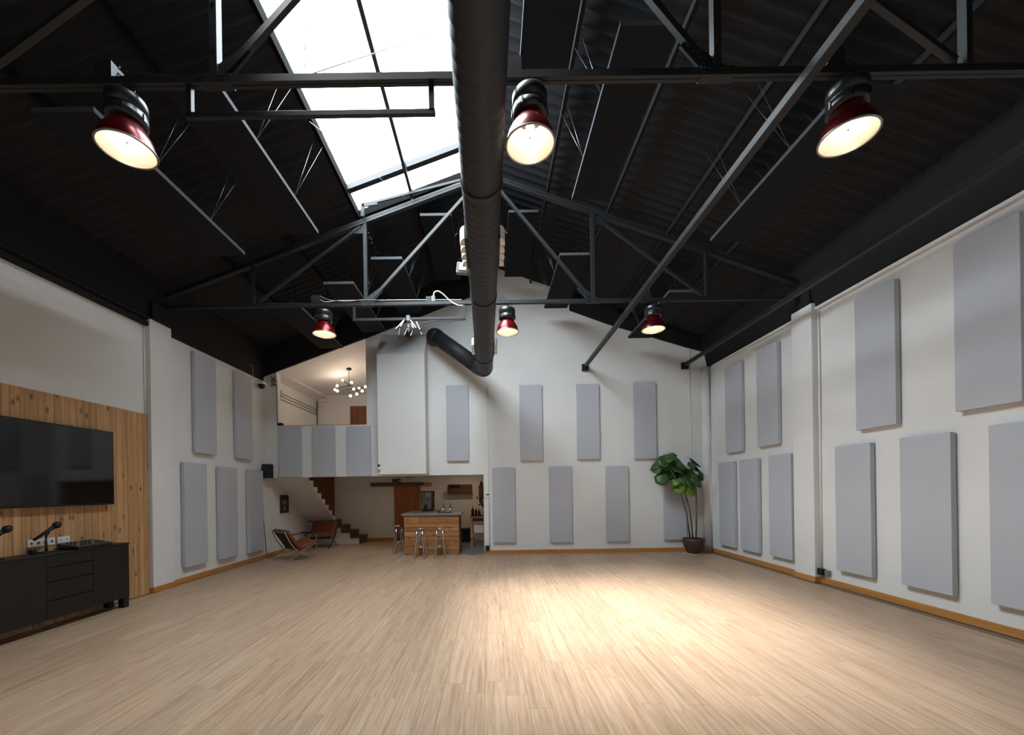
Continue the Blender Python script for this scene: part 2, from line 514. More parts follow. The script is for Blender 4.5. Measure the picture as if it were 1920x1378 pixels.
# --- black eaves beams
struct(MB().prism([(XR - 0.02, ZWR), (XR - 0.035, ZWR + 0.02), (5.64, roof(5.64) + 0.02), (XR + 0.1, roof(5.64) + 0.02), (XR + 0.1, ZWR)], YF, YB - 0.07).build('beam_right', M['wallblack']))
struct(MB().prism([(XL + 0.02, ZWL), (5.93 * -1, roof(5.93) + 0.02), (XL - 0.1, roof(5.93) + 0.02), (XL - 0.1, ZWL)], YF, YB - 0.07).build('beam_left', M['wallblack']))
struct(box('trim_6', M['wall'], XR - 0.045, XR, YF, YB - 0.3, ZWR - 0.045, ZWR - 0.001))
lg = MB().box(XL, XL + 0.075, YF, 7.16, ZWL - 0.02, ZWL + 0.05).tube([(XL + 0.07, YF, ZWL + 0.12), (XL + 0.07, 7.16, ZWL + 0.12)], 0.03, 8)
lg.box(XL, XL + 0.12, 7.2, 7.64, 4.86, 5.18)
struct(lg.build('gutter_left', M['wallblack']))
lg = MB().box(XR - 0.13, XR, 7.26, 7.70, 4.98, 5.42)
struct(lg.build('bracket_right', M['wallblack'], bev=0.004))

# --- corrugated roof
XSL, XSR, YS0, YS1 = -2.40, -0.04, 3.0, 7.62      # skylight opening
def corrugated(mb, xa, xb, ya, yb, pitch=0.177, amp=0.026, per=8, thick=0.0):
    k = max(2, int(round((yb - ya) / (pitch / per))))
    p0 = len(mb.v)
    pts, fs = [], []
    for i in range(k + 1):
        y = ya + (yb - ya) * i / k
        w = amp * math.sin(2 * math.pi * y / pitch)
        pts += [(xa, y, roof(xa) + w), (xb, y, roof(xb) + w)]
    for i in range(k):
        fs.append((2 * i, 2 * i + 1, 2 * i + 3, 2 * i + 2))
    mb.add(pts, fs, 0, True)
cr = MB()
corrugated(cr, 0.0, 6.3, YF - 0.3, YE + 0.4)
corrugated(cr, XSL, -6.5, YF - 0.3, YE + 0.4)
corrugated(cr, 0.0, XSL, YS1, YE + 0.4)
corrugated(cr, 0.0, XSL, YF - 0.3, YS0)
ceiling = struct(cr.build('ceiling', M['sheet'], recalc=False))
for x in (1.14, 2.26, 3.38, 4.5, -3.64, -4.79):
    MB().bar((x, YF, roof(x) - 0.085), (x, YB - 0.01, roof(x) - 0.085), 0.05, 0.085).build('purlin', M['wallblack'], ceiling)
MB().bar((-1.40, YS1, roof(-1.4) - 0.085), (-1.40, YB - 0.01, roof(-1.4) - 0.085), 0.05, 0.085).build('purlin', M['wallblack'], ceiling)
# --- skylight
UP = 0.06
sk = MB()
sk.box(XSL - 0.05, XSL, YS0 - 0.05, YS1 + 0.05, roof(XSL) - 0.06, roof(XSL) + UP + 0.02)
for yy in (YS0 - 0.05, YS1):
    sk.prism([(XSL, roof(XSL) - 0.05), (XSR, roof(XSR) - 0.05), (XSR, roof(XSR) + UP + 0.02), (XSL, roof(XSL) + UP + 0.02)], yy, yy + 0.05)
sk.box(XSR, XSR + 0.05, YS0 - 0.05, YS1 + 0.05, roof(XSR) - 0.05, roof(XSR) + UP + 0.03)
window = struct(sk.build('window_1', M['frameblack']))
MB().bar((-1.40, YS0, roof(-1.4) - 0.02), (-1.40, YS1, roof(-1.4) - 0.02), 0.055, 0.09).build('glazing_bar', M['steel'], window)
MB().bar((XSL, 7.02, roof(XSL) + 0.03), (XSR, 7.02, roof(XSR) + 0.03), 0.11, 0.09).build('glazing_bar', M['steel'], window)
ys = [YS0 + (YS1 - YS0) * k / 5 for k in range(6)]
for k in range(5):
    for xa, xb in ((XSL, -1.40), (-1.40, XSR)):
        z0 = lambda x: roof(x) + UP
        dz = 0.004 * (k % 2)
        MB().prism([(xa, z0(xa) + dz), (xb, z0(xb) + dz), (xb, z0(xb) + dz + 0.003), (xa, z0(xa) + dz + 0.003)], ys[k], ys[k + 1] + (0.04 if k < 4 else 0)).build('pane', M['skyglass'], window)
# ================================================================ under the roof
ZC = 5.185
def make_truss(label):
    t = thing('roof_truss', label, 'truss', (0, YT2, 0), group='steel roof trusses')
    def part(name, mb, m='steel'): return mb.build(name, M[m], t, world=False)
    mb = MB()
    for y0, y1 in ((-0.034, -0.003), (0.003, 0.034)): mb.box(-5.95, 5.75, y0, y1, ZC - 0.027, ZC + 0.033)
    mb.box(-5.95, 5.75, -0.004, 0.004, ZC + 0.01, ZC + 0.03)
    part('bottom_chord', mb)
    for s, xe in ((-1, -5.93), (1, 5.73)):
        mb = MB()
        for d in (-0.024, 0.024):
            mb.bar((xe, 0, 7.52 - SLOPE * abs(xe) + d), (0, 0, 7.52 + d), 0.085, 0.038)
        mb.bar((xe, 0, 7.52 - SLOPE * abs(xe)), (0, 0, 7.52), 0.04, 0.03)
        part('top_chord', mb)
    def top(x): return 7.50 - SLOPE * abs(x)
    for x, w in ((-2.25, 0.062), (1.93, 0.062), (-4.33, 0.05), (4.02, 0.05)):
        mb = MB().box(x - w / 2, x + w / 2, -0.035, 0.035, ZC, top(x))
        if abs(x) < 3:
            for k in range(4):
                z = ZC + 0.25 + k * 0.38
                mb.tube([(x, -0.03, z), (x, -0.043, z)], 0.012, 6)
        part('post', mb)
    for p, q, w in (((-2.15, 0, 5.27), (-0.16, 0, 7.42), 0.05), ((1.85, 0, 5.27), (0.12, 0, 7.40), 0.05),
                    ((-2.33, 0, 6.62), (-4.22, 0, 5.27), 0.04), ((2.0, 0, 6.72), (3.93, 0, 5.27), 0.04)):
        part('diagonal', MB().bar(p, q, 0.05, w))
    for x, s in ((-2.25, 1), (1.93, -1)):
        g = MB().prism([(x - 0.14 * s, ZC + 0.03), (x + 0.12 * s, ZC + 0.03), (x + 0.30 * s, ZC + 0.24), (x + 0.24 * s, ZC + 0.29), (x, ZC + 0.12)], -0.012, 0.012)
        for k in range(4):
            a = Vector((x + (0.10 + 0.045 * k) * s, -0.01, ZC + 0.08 + 0.05 * k))
            g.tube([a, a + Vector((0, -0.014, 0))], 0.012, 6)
        part('gusset_plate', g)
        g = MB().prism([(x - 0.03 * s, top(x)), (x - 0.24 * s, top(x) - 0.13), (x - 0.2 * s, top(x) - 0.2), (x - 0.03 * s, top(x) - 0.2)], -0.012, 0.012)
        part('gusset_plate', g)
        g = MB().box(x - 0.14, x + 0.14, -0.041, 0.041, ZC - 0.034, ZC + 0.036)
        for i in range(4):
            for j in range(2):
                a = Vector((x - 0.11 + 0.03 * (i % 2) + 0.16 * (i // 2), -0.038, ZC - 0.016 + 0.034 * j))
                g.tube([a, a + Vector((0, -0.012, 0))], 0.009, 6)
        part('splice_plate', g)
    return t
t2 = make_truss('far steel roof truss nearer the rear gable wall')
t1 = copy_tree(t2); t1.location = (0, YT1, 0)
t1['label'] = 'near steel roof truss crossing the top of the view'

# steel tubes running front to back under the trusses
def long_tube(x, label):
    t = thing('steel_tube', label, 'steel tube', (x, 4, 5.0), group='square steel tubes')
    MB().box(x - 0.04, x + 0.04, YF + 0.02, YB - 0.07, 4.96, 5.04).build('tube', M['steel'], t, bev=0.004)
    MB().box(x - 0.085, x + 0.085, YB - 0.075, YB, 4.89, 5.06).build('end_plate', M['steel'], t)
long_tube(2.57, 'square black steel tube beside the middle lamp, ending on the rear wall')
long_tube(5.24, 'square black steel tube close beside the right-hand eaves beam')

# U-shaped hanging frames below the chords
def u_frame(Y, label):
    t = thing('hanging_frame', label, 'frame', (-1.46, Y, 4.88), group='hanging U frames')
    MB().bar((-2.50, Y, 4.905), (-0.42, Y, 4.905), 0.036, 0.045).build('crossbar', M['steel'], t, bev=0.004)
    for x in (-2.47, -0.45):
        MB().box(x - 0.022, x + 0.022, Y - 0.02, Y + 0.02, 4.927, 5.158).build('upright', M['steel'], t)
u_frame(YT1, 'U-shaped black frame hung in front of the skylight')
u_frame(YT2, 'U-shaped black frame holding the small spotlight cluster')

# ---------------------------------------------------------------- ventilation duct
duct = thing('ventilation_duct', 'black round spiral duct running under the trusses to the rear wall', 'air duct', (-0.07, 4, 4.5))
RD = 0.195
def axis(y): return Vector((-0.005 - 0.011 * y, y, 4.72))
path, rad = [], []
y = YF + 0.05
while y < 9.80:
    for dy, dr in ((0, 0), (0.085, 0), (0.0975, 0.0035)):
        path.append(axis(y + dy)); rad.append(RD + dr * 0.6)
    y += 0.11
path.append(axis(9.86)); rad.append(RD)
MB().tube(path, rad, 36).build('main_duct', M['duct'], duct)
P1 = Vector((-0.115, 9.86, 4.72)); P2 = Vector((-1.34, 10.52, 5.70))
d2 = (P2 - Vector((-0.16, 10.12, 4.73))).normalized()
el = [P1]
for k in range(1, 9):
    t = k / 8
    a = P1 + Vector((0, 0.30, 0)) * min(1, 1)
    c0, c1, c2 = P1, Vector((-0.118, 10.16, 4.70)), Vector((-0.118, 10.16, 4.70)) + d2 * 0.28
    el.append(c0 * (1 - t) ** 2 + c1 * 2 * t * (1 - t) + c2 * t * t)
MB().tube(el, RD + 0.006, 32).build('elbow', M['duct'], duct)
MB().tube([el[-1], P2], RD - 0.004, 32).build('branch_duct', M['duct'], duct)
we = []
for k in range(9):
    t = k / 8
    c0, c1, c2 = P2 - d2 * 0.02, P2 + d2 * 0.17, P2 + d2 * 0.17 + Vector((0, 0.36, 0))
    we.append(c0 * (1 - t) ** 2 + c1 * 2 * t * (1 - t) + c2 * t * t)
MB().tube(we, RD + 0.008, 32).build('wall_elbow', M['duct'], duct)
for yy in (1.2, 3.9, 6.2, 9.0):
    p = axis(yy)
    MB().tube([p + Vector((0, -0.03, 0)), p + Vector((0, 0.03, 0))], RD + 0.01, 36).build('coupling_band', M['duct'], duct)
for ya, yb in ((4.70, 5.31), (8.17, 8.78)):
    for s in (-1, 1):
        c = axis((ya + yb) / 2).x
        xo = c + s * RD
        g = MB().box(min(xo - s * 0.03, xo + s * 0.012), max(xo - s * 0.03, xo + s * 0.012), ya - 0.02, yb + 0.02, 4.64, 4.82).build('side_grille', M['blackplastic'], duct)
        for k in range(4):
            y0 = ya + (yb - ya) * k / 4
            w = (yb - ya) / 4
            pts = []
            for j in range(6):
                a = j / 5 * math.pi * 0.5
                pts.append((xo + s * (0.012 + 0.062 * math.sin(a)), y0 + w * 0.92 * (1 - math.cos(a)) + 0.004))
            poly = pts + [(xo + s * 0.012, y0 + w * 0.96)]
            MB().prism(poly, 4.655, 4.805, 'xy').build('louvre', M['white'], g)

fl = thing('floodlight', 'small grey floodlight bracketed to the side of the black duct', 'floodlight', at(872, 504, Y=5.6))
fc = at(868, 503, Y=5.6)
MB().bar(fc + Vector((-0.085, 0.0, 0.0)), fc + Vector((0.075, -0.01, -0.02)), 0.07, 0.15).build('body', M['greyplastic'], fl, bev=0.01)
MB().bar(fc + Vector((-0.05, -0.04, 0.0)), fc + Vector((0.05, -0.046, -0.014)), 0.012, 0.085).build('lens', M['lens'], fl)
MB().bar(fc + Vector((0.06, 0.0, -0.03)), Vector((axis(5.6).x - RD - 0.003, 5.60, 4.70)), 0.03, 0.05).build('bracket', M['greyplastic'], fl)

# ---------------------------------------------------------------- pendant lamps
def make_lamp(label):
    t = thing('pendant_lamp', label, 'lamp', (0, 0, 0), group='red pendant lamps')
    def part(n, mb, m, par=None): return mb.build(n, M[m], par or t, world=False)
    out = [(0.205, 0.0), (0.202, 0.02), (0.196, 0.05), (0.186, 0.085), (0.170, 0.12), (0.149, 0.155), (0.128, 0.185), (0.116, 0.21), (0.110, 0.225)]
    part('reflector', MB().lathe(out, 40), 'red')
    inn = [(r - 0.004, z) for r, z in out]
    part('reflector_lining', MB().lathe(inn, 40).lathe([(0.105, 0.224), (0.001, 0.226)], 40), 'lampin')
    part('rim', MB().lathe([(0.197, -0.004), (0.210, -0.004), (0.212, 0.004), (0.206, 0.012), (0.197, 0.006)], 40, close=True), 'steelpale')
    hs = [(0.001, 0.22), (0.128, 0.22), (0.147, 0.235), (0.149, 0.295), (0.141, 0.30), (0.140, 0.325), (0.148, 0.33), (0.148, 0.405), (0.138, 0.427), (0.10, 0.435), (0.001, 0.437)]
    hsg = part('housing', MB().lathe(hs, 36), 'lampblack')
    for k in range(6):
        a = k * math.pi / 3
        part('cooling_fin', MB().bar((0.145 * math.cos(a), 0.145 * math.sin(a), 0.24), (0.145 * math.cos(a), 0.145 * math.sin(a), 0.30), 0.016, 0.02, up=(math.cos(a), math.sin(a), 0)), 'lampblack', hsg)
    part('bulb', MB().lathe([(0.001, 0.075), (0.018, 0.08), (0.034, 0.11), (0.036, 0.145), (0.026, 0.19), (0.018, 0.225)], 16), 'bulb')
    part('bulb_tip', MB().sphere((0, 0, 0.066), 0.009, 8), 'steelpale')
    hk = [(0.0, 0, 0.43), (0.0, 0, 0.455), (0.022, 0, 0.475), (0.03, 0, 0.50), (0.015, 0, 0.525), (-0.012, 0, 0.522)]
    part('hook', MB().tube(hk, 0.007, 8), 'lampblack')
    part('ballast_box', MB().box(-0.21, -0.07, -0.06, 0.06, 0.565, 0.70), 'steel')
    part('lead', MB().tube([(-0.075, 0.0, 0.66), (-0.03, 0.02, 0.62), (0.02, 0.06, 0.56), (0.02, 0.05, 0.43)], 0.005, 6), 'lampblack')
    return t
lamp0 = make_lamp('x')
ZL = 4.655
lamps = [(-3.03, YT1 + 0.03, 'red pendant lamp hanging at upper left of the view, above the television side'),
         (0.375, YT1 + 0.04, 'red pendant lamp on the near truss, right beside the black duct'),
         (3.04, YT1 + 0.01, 'red pendant lamp at upper right, on the near truss by the steel tube'),
         (-3.04, YT2 + 0.02, 'small-looking red lamp on the far truss, above the loft opening'),
         (0.345, YT2 + 0.05, 'small-looking red lamp on the far truss, touching the duct in view'),
         (3.05, YT2 + 0.04, 'small-looking red lamp on the far truss, beside the steel tube')]
for k, (x, y, lb) in enumerate(lamps):
    o = lamp0 if k == 0 else copy_tree(lamp0)
    o.location = (x, y, ZL)
    o['label'] = lb

# ---------------------------------------------------------------- black felt baffles on wires
def baffle(x0, x1, y0, y1, z, label):
    t = thing('ceiling_baffle', label, 'acoustic baffle', ((x0 + x1) / 2, (y0 + y1) / 2, z), group='black ceiling baffles')
    bm_ = MB().box(x0, x1, y0, y1, z, z + 0.05)
    bm_.m[2:6] = [1] * 4
    bm_.build('board', [M['baffle'], M['baffle_edge']], t)
    inner = x1 if x1 < 0 else x0
    outer = x0 if x1 < 0 else x1
    for e, pull in ((inner, 0.24), (outer, 0.12)):
        s = 1 if x1 < 0 else -1
        for fy in (0.3, 0.68):
            ya = y0 + (y1 - y0) * fy
            xt = e + s * pull
            if abs(xt) < 0.06: xt = 0.06 * (1 if xt > 0 else -1)
            for dy, dx in ((0.42, 0), (0.28, -0.08 * s)):
                yb = ya + dy if dy + ya < 10.7 else 10.7
                zt = roof(xt + dx) - 0.02
                if XSL < xt + dx < XSR and YS0 < yb < YS1: zt = roof(XSL) - 0.03; 
                xx = xt + dx if not (XSL < xt + dx < XSR and YS0 < yb < YS1) else XSL - 0.02
                MB().tube([(e, ya, z + 0.045), (xx, yb, zt)], 0.0023, 5).build('wire', M['wire'], t)
baffle(-3.25, -2.66, 4.0, 6.4, 5.81, 'black hanging baffle board nearest the skylight, above the near left lamp')
baffle(-4.36, -3.76, 3.9, 6.3, 5.43, 'black hanging baffle board low on the left slope between the trusses')
baffle(0.40, 0.97, 2.3, 4.72, 6.62, 'black baffle board at the top of the view, right beside the duct')
baffle(1.34, 1.93, 4.0, 6.4, 6.29, 'black baffle board with a pale left edge, right of the middle near lamp')
baffle(3.45, 4.05, 3.9, 6.3, 5.53, 'black hanging baffle board low on the right slope between the trusses')
baffle(-2.26, -1.66, 7.85, 10.25, 6.22, 'black baffle behind the far truss showing a pale near end, lower of two')
baffle(-1.28, -0.68, 7.75, 10.15, 6.98, 'black baffle behind the far truss showing a pale near end, higher of two')
baffle(-3.2, -2.62, 7.9, 10.3, 5.78, 'black baffle behind the far truss, above the far left lamp')
baffle(-4.3, -3.7, 7.9, 10.3, 5.38, 'black baffle over the loft opening, lit by the far left lamp')
baffle(0.42, 1.0, 7.9, 10.3, 7.12, 'black baffle by the ridge in the far bay, just right of the duct')
baffle(1.42, 2.0, 8.0, 10.35, 6.33, 'black baffle standing out against the white rear gable wall')
baffle(3.52, 4.1, 7.9, 10.3, 5.52, 'black baffle behind the far right lamp')

# brace, post and stay at the rear end of the skylight
br_ = thing('roof_brace', 'black steel brace bolted below the rear end of the skylight', 'brace', (-1.4, 7.40, 6.7))
MB().box(-2.29, -2.23, 7.36, 7.42, 6.73, 6.96).build('bracket_post', M['steel'], br_)
MB().prism([(-2.26, 6.90), (-1.98, 6.94), (-1.98, 7.02), (-2.26, 6.97)], 7.36, 7.385).build('plate', M['steel'], br_)
MB().bar((-2.0, 7.37, 6.99), (-0.3, 7.37, 7.40), 0.03, 0.04).build('brace_bar', M['steel'], br_)
sc_ = MB().tube([at(580, 228, Y=5.2), at(762, 374, Y=7.42)], 0.0045, 6)
tag(sc_.build('stay_cable', M['wire']), 'thin steel stay running across the lower part of the skylight', 'cable')
sc_ = MB().tube([at(574, 142, Y=3.42), at(848, 52, Y=4.6)], 0.004, 6)
tag(sc_.build('stay_cable', M['wire']), 'thin dark cable slanting across the upper part of the skylight', 'cable')
sc_ = MB().tube([at(577, -60, Y=3.41), at(571, 140, Y=3.41)], 0.0035, 6)
tag(sc_.build('stay_cable', M['wire']), 'thin upright wire rising from the near truss before the skylight', 'cable')

# spotlight cluster clipped to the far frame
sp0 = at(766, 604, Y=YT2)
sp = thing('spotlight_cluster', 'cluster of small silver and black clip spotlights on the far hanging frame', 'spotlight', sp0 + Vector((0, 0, -0.2)))
MB().box(sp0.x - 0.03, sp0.x + 0.03, YT2 - 0.045, YT2 + 0.045, 4.86, 4.96).build('clamp', M['greyplastic'], sp)
MB().sphere(sp0 + Vector((0, 0, -0.20)), 0.085, 12, sz=1.1).build('body', M['blackplastic'], sp)
MB().tube([sp0 + Vector((0, 0, -0.04)), sp0 + Vector((0, 0, -0.16))], 0.022, 8).build('stem', M['greyplastic'], sp)
for (ax, ay, bx, by, m, dy) in ((757, 602, 742, 618, 'alu', -0.1), (758, 601, 751, 614, 'alu', -0.16), (770, 601, 781, 616, 'alu', -0.16), (772, 608, 776, 617, 'alu', -0.2),
                                (781, 604, 788, 619, 'alu', -0.08), (751, 612, 748, 630, 'blackplastic', -0.12), (764, 617, 758, 630, 'blackplastic', -0.18),
                                (776, 617, 770, 631, 'blackplastic', -0.18), (787, 618, 792, 629, 'blackplastic', -0.1)):
    MB().bar(at(ax, ay, Y=YT2 + dy * 0.4), at(bx, by, Y=YT2 + dy), 0.02, 0.045, up=(0, 1, 0)).build('spot_arm', M[m], sp)

# cables lying on the far truss
def cable(pts, r, m, label, name='power_cable'):
    P = [Vector(p) for p in pts]
    out = []
    for i in range(len(P) - 1):
        a, b = P[i], P[i + 1]
        p0 = P[i - 1] if i > 0 else a * 2 - b
        p3 = P[i + 2] if i + 2 < len(P) else b * 2 - a
        for k in range(6):
            t = k / 6
            out.append(0.5 * ((2 * a) + (b - p0) * t + (2 * p0 - 5 * a + 4 * b - p3) * t * t + (3 * a - p0 - 3 * b + p3) * t ** 3))
    out.append(P[-1])
    return tag(MB().tube(out, r, 6).build(name, M[m]), label, 'cable')
Yc = YT2 - 0.03
cable([at(601, 562, Y=Yc + .05), at(612, 566, Y=Yc + .05), at(640, 563.5, Y=Yc + .05), at(700, 563, Y=Yc + .05), at(790, 562, Y=Yc + .05), at(866, 562, Y=Yc + .05)], 0.006, 'white', 'white cable lying along the far truss beside the lamp box')
cable([at(600, 555, Y=Yc - .03), at(616, 562, Y=Yc - .03), at(650, 565, Y=Yc - .03), at(682, 562, Y=Yc - .03), at(720, 563.5, Y=Yc - .03)], 0.007, 'greyplastic', 'grey looping cable on the far truss near the left post')
cable([at(813, 557, Y=Yc), at(814, 549, Y=Yc), at(821, 546, Y=Yc), at(830, 551, Y=Yc), at(845, 565, Y=Yc), at(858, 572, Y=Yc - 0.04), at(868, 573, Y=Yc - 0.04)], 0.011, 'white', 'thick white cable arching from the plug over the far truss')
cable([at(793, 609, Y=YT2 - 0.03), at(800, 605, Y=YT2 - 0.04), at(810, 601.5, Y=YT2 - 0.04), at(838, 601.5, Y=YT2 - 0.04), at(872, 600, Y=YT2 - 0.04)], 0.009, 'blackplastic', 'black cable leading from the spotlight cluster along the frame')
pk = at(809, 559, Y=YT2)
pl = thing('plug_block', 'small grey plug block standing on the far truss', 'plug socket', (pk.x, YT2, ZC + 0.06))
MB().box(pk.x - 0.10, pk.x - 0.01, YT2 - 0.03, YT2 + 0.03, ZC + 0.034, ZC + 0.12).build('socket', M['steel'], pl, bev=0.004)
MB().box(pk.x + 0.0, pk.x + 0.07, YT2 - 0.03, YT2 + 0.03, ZC + 0.034, ZC + 0.13).build('plug', M['greyplastic'], pl, bev=0.004)
cable([(-2.1, YT1 - 0.02, ZC + 0.045), (-2.6, YT1 - 0.02, ZC + 0.04), (-3.0, YT1 - 0.02, ZC + 0.09), (-3.05, YT1 - 0.01, ZC + 0.14)], 0.006, 'blackplastic', 'thin black cable on the near truss, left of the skylight')
cable([(-1.2, YT1 + 0.02, ZC + 0.042), (-1.4, YT1 + 0.02, ZC + 0.06), (-1.8, YT1 + 0.02, ZC + 0.06), (-2.02, YT1 + 0.02, ZC + 0.042)], 0.006, 'wire', 'thin grey cable lying on the near truss in front of the skylight')
# ================================================================ grey acoustic panels
PG = 'grey wall panels'
def wpanel(x0, x1, y0, y1, z0, z1, label):
    o = MB().box(x0, x1, y0, y1, z0, z1).build('acoustic_panel', M['panel'], bev=0.006)
    tag(o, label, 'acoustic panel', PG)
def back_panel(px0, px1, py0, py1, label, Y=YB - 0.075):
    a, b = at(px0, py0, Y=Y), at(px1, py1, Y=Y)
    wpanel(a.x, b.x, Y, YB - 0.014, b.z, a.z, label)
for r, l in (((836.2, 879.7, 722.5, 863.7), 'grey panel high on the rear wall, right beside the white boxed casing'),
             ((973.8, 1018, 721.7, 863), 'grey panel high on the rear wall, first one right of the duct'),
             ((1081, 1125, 720, 860.5), 'grey panel high on the rear wall, below the end of the steel tube'),
             ((1188, 1231.5, 716.5, 859.5), 'grey panel high on the rear wall, nearest the plant in the corner'),
             ((923, 967, 877.4, 1016.8), 'grey panel low on the rear wall, next to the bar opening'),
             ((1029.8, 1073.5, 875.2, 1016.3), 'grey panel low on the rear wall, second from the bar opening'),
             ((1136, 1180, 874.2, 1014.5), 'grey panel low on the rear wall, third from the bar opening'),
             ((1244, 1288, 872, 1012), 'grey panel low on the rear wall, partly hidden by the plant'),
             ((522, 565, 800, 894), 'grey panel on the loft parapet, leftmost of three'),
             ((585, 628.5, 799.5, 893.5), 'grey panel on the loft parapet, middle of three'),
             ((650, 695.5, 799, 892.5), 'grey panel on the loft parapet, next to the boxed casing')):
    back_panel(*r, l)
PWD, PHT = 0.635, 2.06
def side_right(px, py, label, w=PWD, h=PHT):
    X = XR - 0.09
    p = at(px, py, X=X)
    wpanel(X, XR - 0.018, p.y - w, p.y, p.z, p.z + h, label)
for px, py, l in ((1349, 1020.4, 'grey panel low on the right wall, nearest the plant'),
                  (1388.5, 1029.5, 'grey panel low on the right wall, middle one beyond the pillar'),
                  (1443, 1041, 'grey panel low on the right wall, just beyond the pillar'),
                  (1568, 1068, 'grey panel low on the right wall, first one on this side of the pillar'),
                  (1690, 1095.5, 'grey panel low on the right wall, second on this side of the pillar'),
                  (1857.5, 1131.5, 'grey panel low at the right edge of the picture'),
                  (1360.7, 850, 'grey panel high on the right wall, farthest from the camera'),
                  (1420, 838, 'grey panel high on the right wall, second from the far corner'),
                  (1605, 807, 'grey panel high on the right wall, just this side of the pillar'),
                  (1790.8, 772.5, 'large-looking grey panel high at the right edge of the picture')):
    side_right(px, py, l)
def side_left(px, py, label, w=PWD, h=PHT):
    X = XL + 0.09
    p = at(px, py, X=X)
    wpanel(XL + 0.018, X, p.y, p.y + w, p.z, p.z + h, label)
for px, py, l in ((348.2, 1064.5, 'grey panel low on the left wall, nearest the pillar'),
                  (413.5, 1049.8, 'grey panel low on the left wall, middle of the lower three'),
                  (468.5, 1037, 'grey panel low on the left wall, nearest the leather chairs'),
                  (367.8, 848.5, 'grey panel high on the left wall, nearer the pillar'),
                  (445, 858.7, 'grey panel high on the left wall, nearer the loft')):
    side_left(px, py, l)

# ================================================================ left: cladding, television, sideboard
clad = thing('plank_cladding', 'upright knotty pine boards covering the left wall behind the television', 'wall cladding', (XL, 5.2, 0))
clad['kind'] = 'structure'
zt = at(280, 778, X=XL + 0.02).z
MB().box(XL, XL + 0.008, 2.6, 7.17, 0.004, zt - 0.002).build('backing', M['blackplastic'], clad)
y = 7.17
while y > 2.6:
    w = random.choice((0.095, 0.1, 0.105, 0.11))
    x1 = XL + 0.02 + random.random() * 0.004
    cuts = [0.0] + ([random.choice((0.62, 1.15, 1.42, 1.9, 2.3)) + random.random() * 0.2] if random.random() < 0.45 else []) + [zt]
    for a, b in zip(cuts[:-1], cuts[1:]):
        MB().box(XL + 0.009, x1, y - w + 0.0022, y - 0.0022, a + (0.0015 if a > 0 else 0.004), b - (0.0015 if b < zt else 0)).build('plank', M['pine'], clad)
    y -= w
tv = thing('television', 'large black flat-screen television on the pine boards', 'television', (-5.98, 5.45, 1.6))
MB().box(-6.045, -5.965, 4.50, 6.39, 1.62, 2.715).build('back_case', M['blackplastic'], tv)
MB().box(-5.965, -5.945, 4.46, 6.41, 1.60, 2.735).build('bezel', M['blackplastic'], tv, bev=0.004)
MB().box(-5.945, -5.942, 4.475, 6.395, 1.625, 2.722).build('screen', M['screen'], tv)

XC = -5.69
sb = thing('sideboard', 'long black sideboard standing against the pine boards', 'sideboard', (-5.87, 5.0, 0))
MB().box(-6.03, XC - 0.02, 3.60, 6.37, 0.155, 0.975).build('body', M['cabinet'], sb)
MB().box(-6.04, XC, 3.58, 6.38, 0.975, 1.0).build('top', M['cabinet'], sb, bev=0.003)
for x in (-6.01, XC - 0.09):
    for yy in (3.62, 6.27):
        MB().box(x, x + 0.085, yy, yy + 0.09, 0, 0.155).build('leg', M['cabinet'], sb)
for ya, yb in ((3.61, 4.40), (4.40, 5.185), (5.80, 6.365)):
    MB().box(XC - 0.02, XC, ya + 0.002, yb - 0.002, 0.158, 0.972).build('door', M['cabinet'], sb, bev=0.002)
for za, zb in ((0.822, 0.972), (0.635, 0.818), (0.395, 0.631), (0.158, 0.391)):
    MB().box(XC - 0.02, XC, 5.188, 5.797, za + 0.008, zb - 0.002).build('drawer', M['cabinet'], sb, bev=0.002)

def mic(loc, yaw, label):
    t = thing('microphone', label, 'microphone', loc, yaw, 'black desk microphones')
    def part(n, mb, m='blackplastic', par=None): return mb.build(n, M[m], par or t, world=False)
    part('base', MB().lathe([(0.001, 0.0), (0.075, 0.0), (0.075, 0.008), (0.03, 0.018), (0.001, 0.018)], 24))
    part('stand', MB().tube([(0, 0, 0.015), (0, 0, 0.12), (0, 0, 0.121), (0, 0, 0.22)], [0.012, 0.012, 0.009, 0.009], 10))
    part('clip', MB().bar((0, 0, 0.205), (0.02, 0, 0.245), 0.03, 0.03))
    t.scale = (1.15, 1.15, 1.15)
    d = Vector((0.74, 0, 0.62)).normalized()
    c = Vector((0.0, 0, 0.235))
    part('handle', MB().tube([c - d * 0.13, c - d * 0.02, c + d * 0.09], [0.014, 0.018, 0.024], 12))
    hd = MB()
    pth = [c + d * (0.085 + 0.0095 * k) for k in range(9)]
    part('head', hd.tube(pth, [0.026, 0.034, 0.038, 0.039, 0.038, 0.036, 0.031, 0.023, 0.010], 14))
mic((-5.88, 5.36, 1.0), math.radians(62), 'black microphone on a desk stand, whole, before the white sockets')
mic((-5.88, 4.80, 1.0), math.radians(62), 'black microphone cut off by the left edge of the picture')
mx_ = thing('mixing_desk', 'small grey and black audio mixer on the sideboard end', 'audio mixer', (-5.85, 5.86, 1.0))
MB().box(-6.0, -5.72, 5.62, 6.10, 1.0, 1.03).build('case', M['blackplastic'], mx_)
MB().prism([(-6.0, 1.03), (-5.71, 1.03), (-5.71, 1.045), (-6.0, 1.085)], 5.60, 6.12).build('top_panel', M['darkgrey'], mx_)
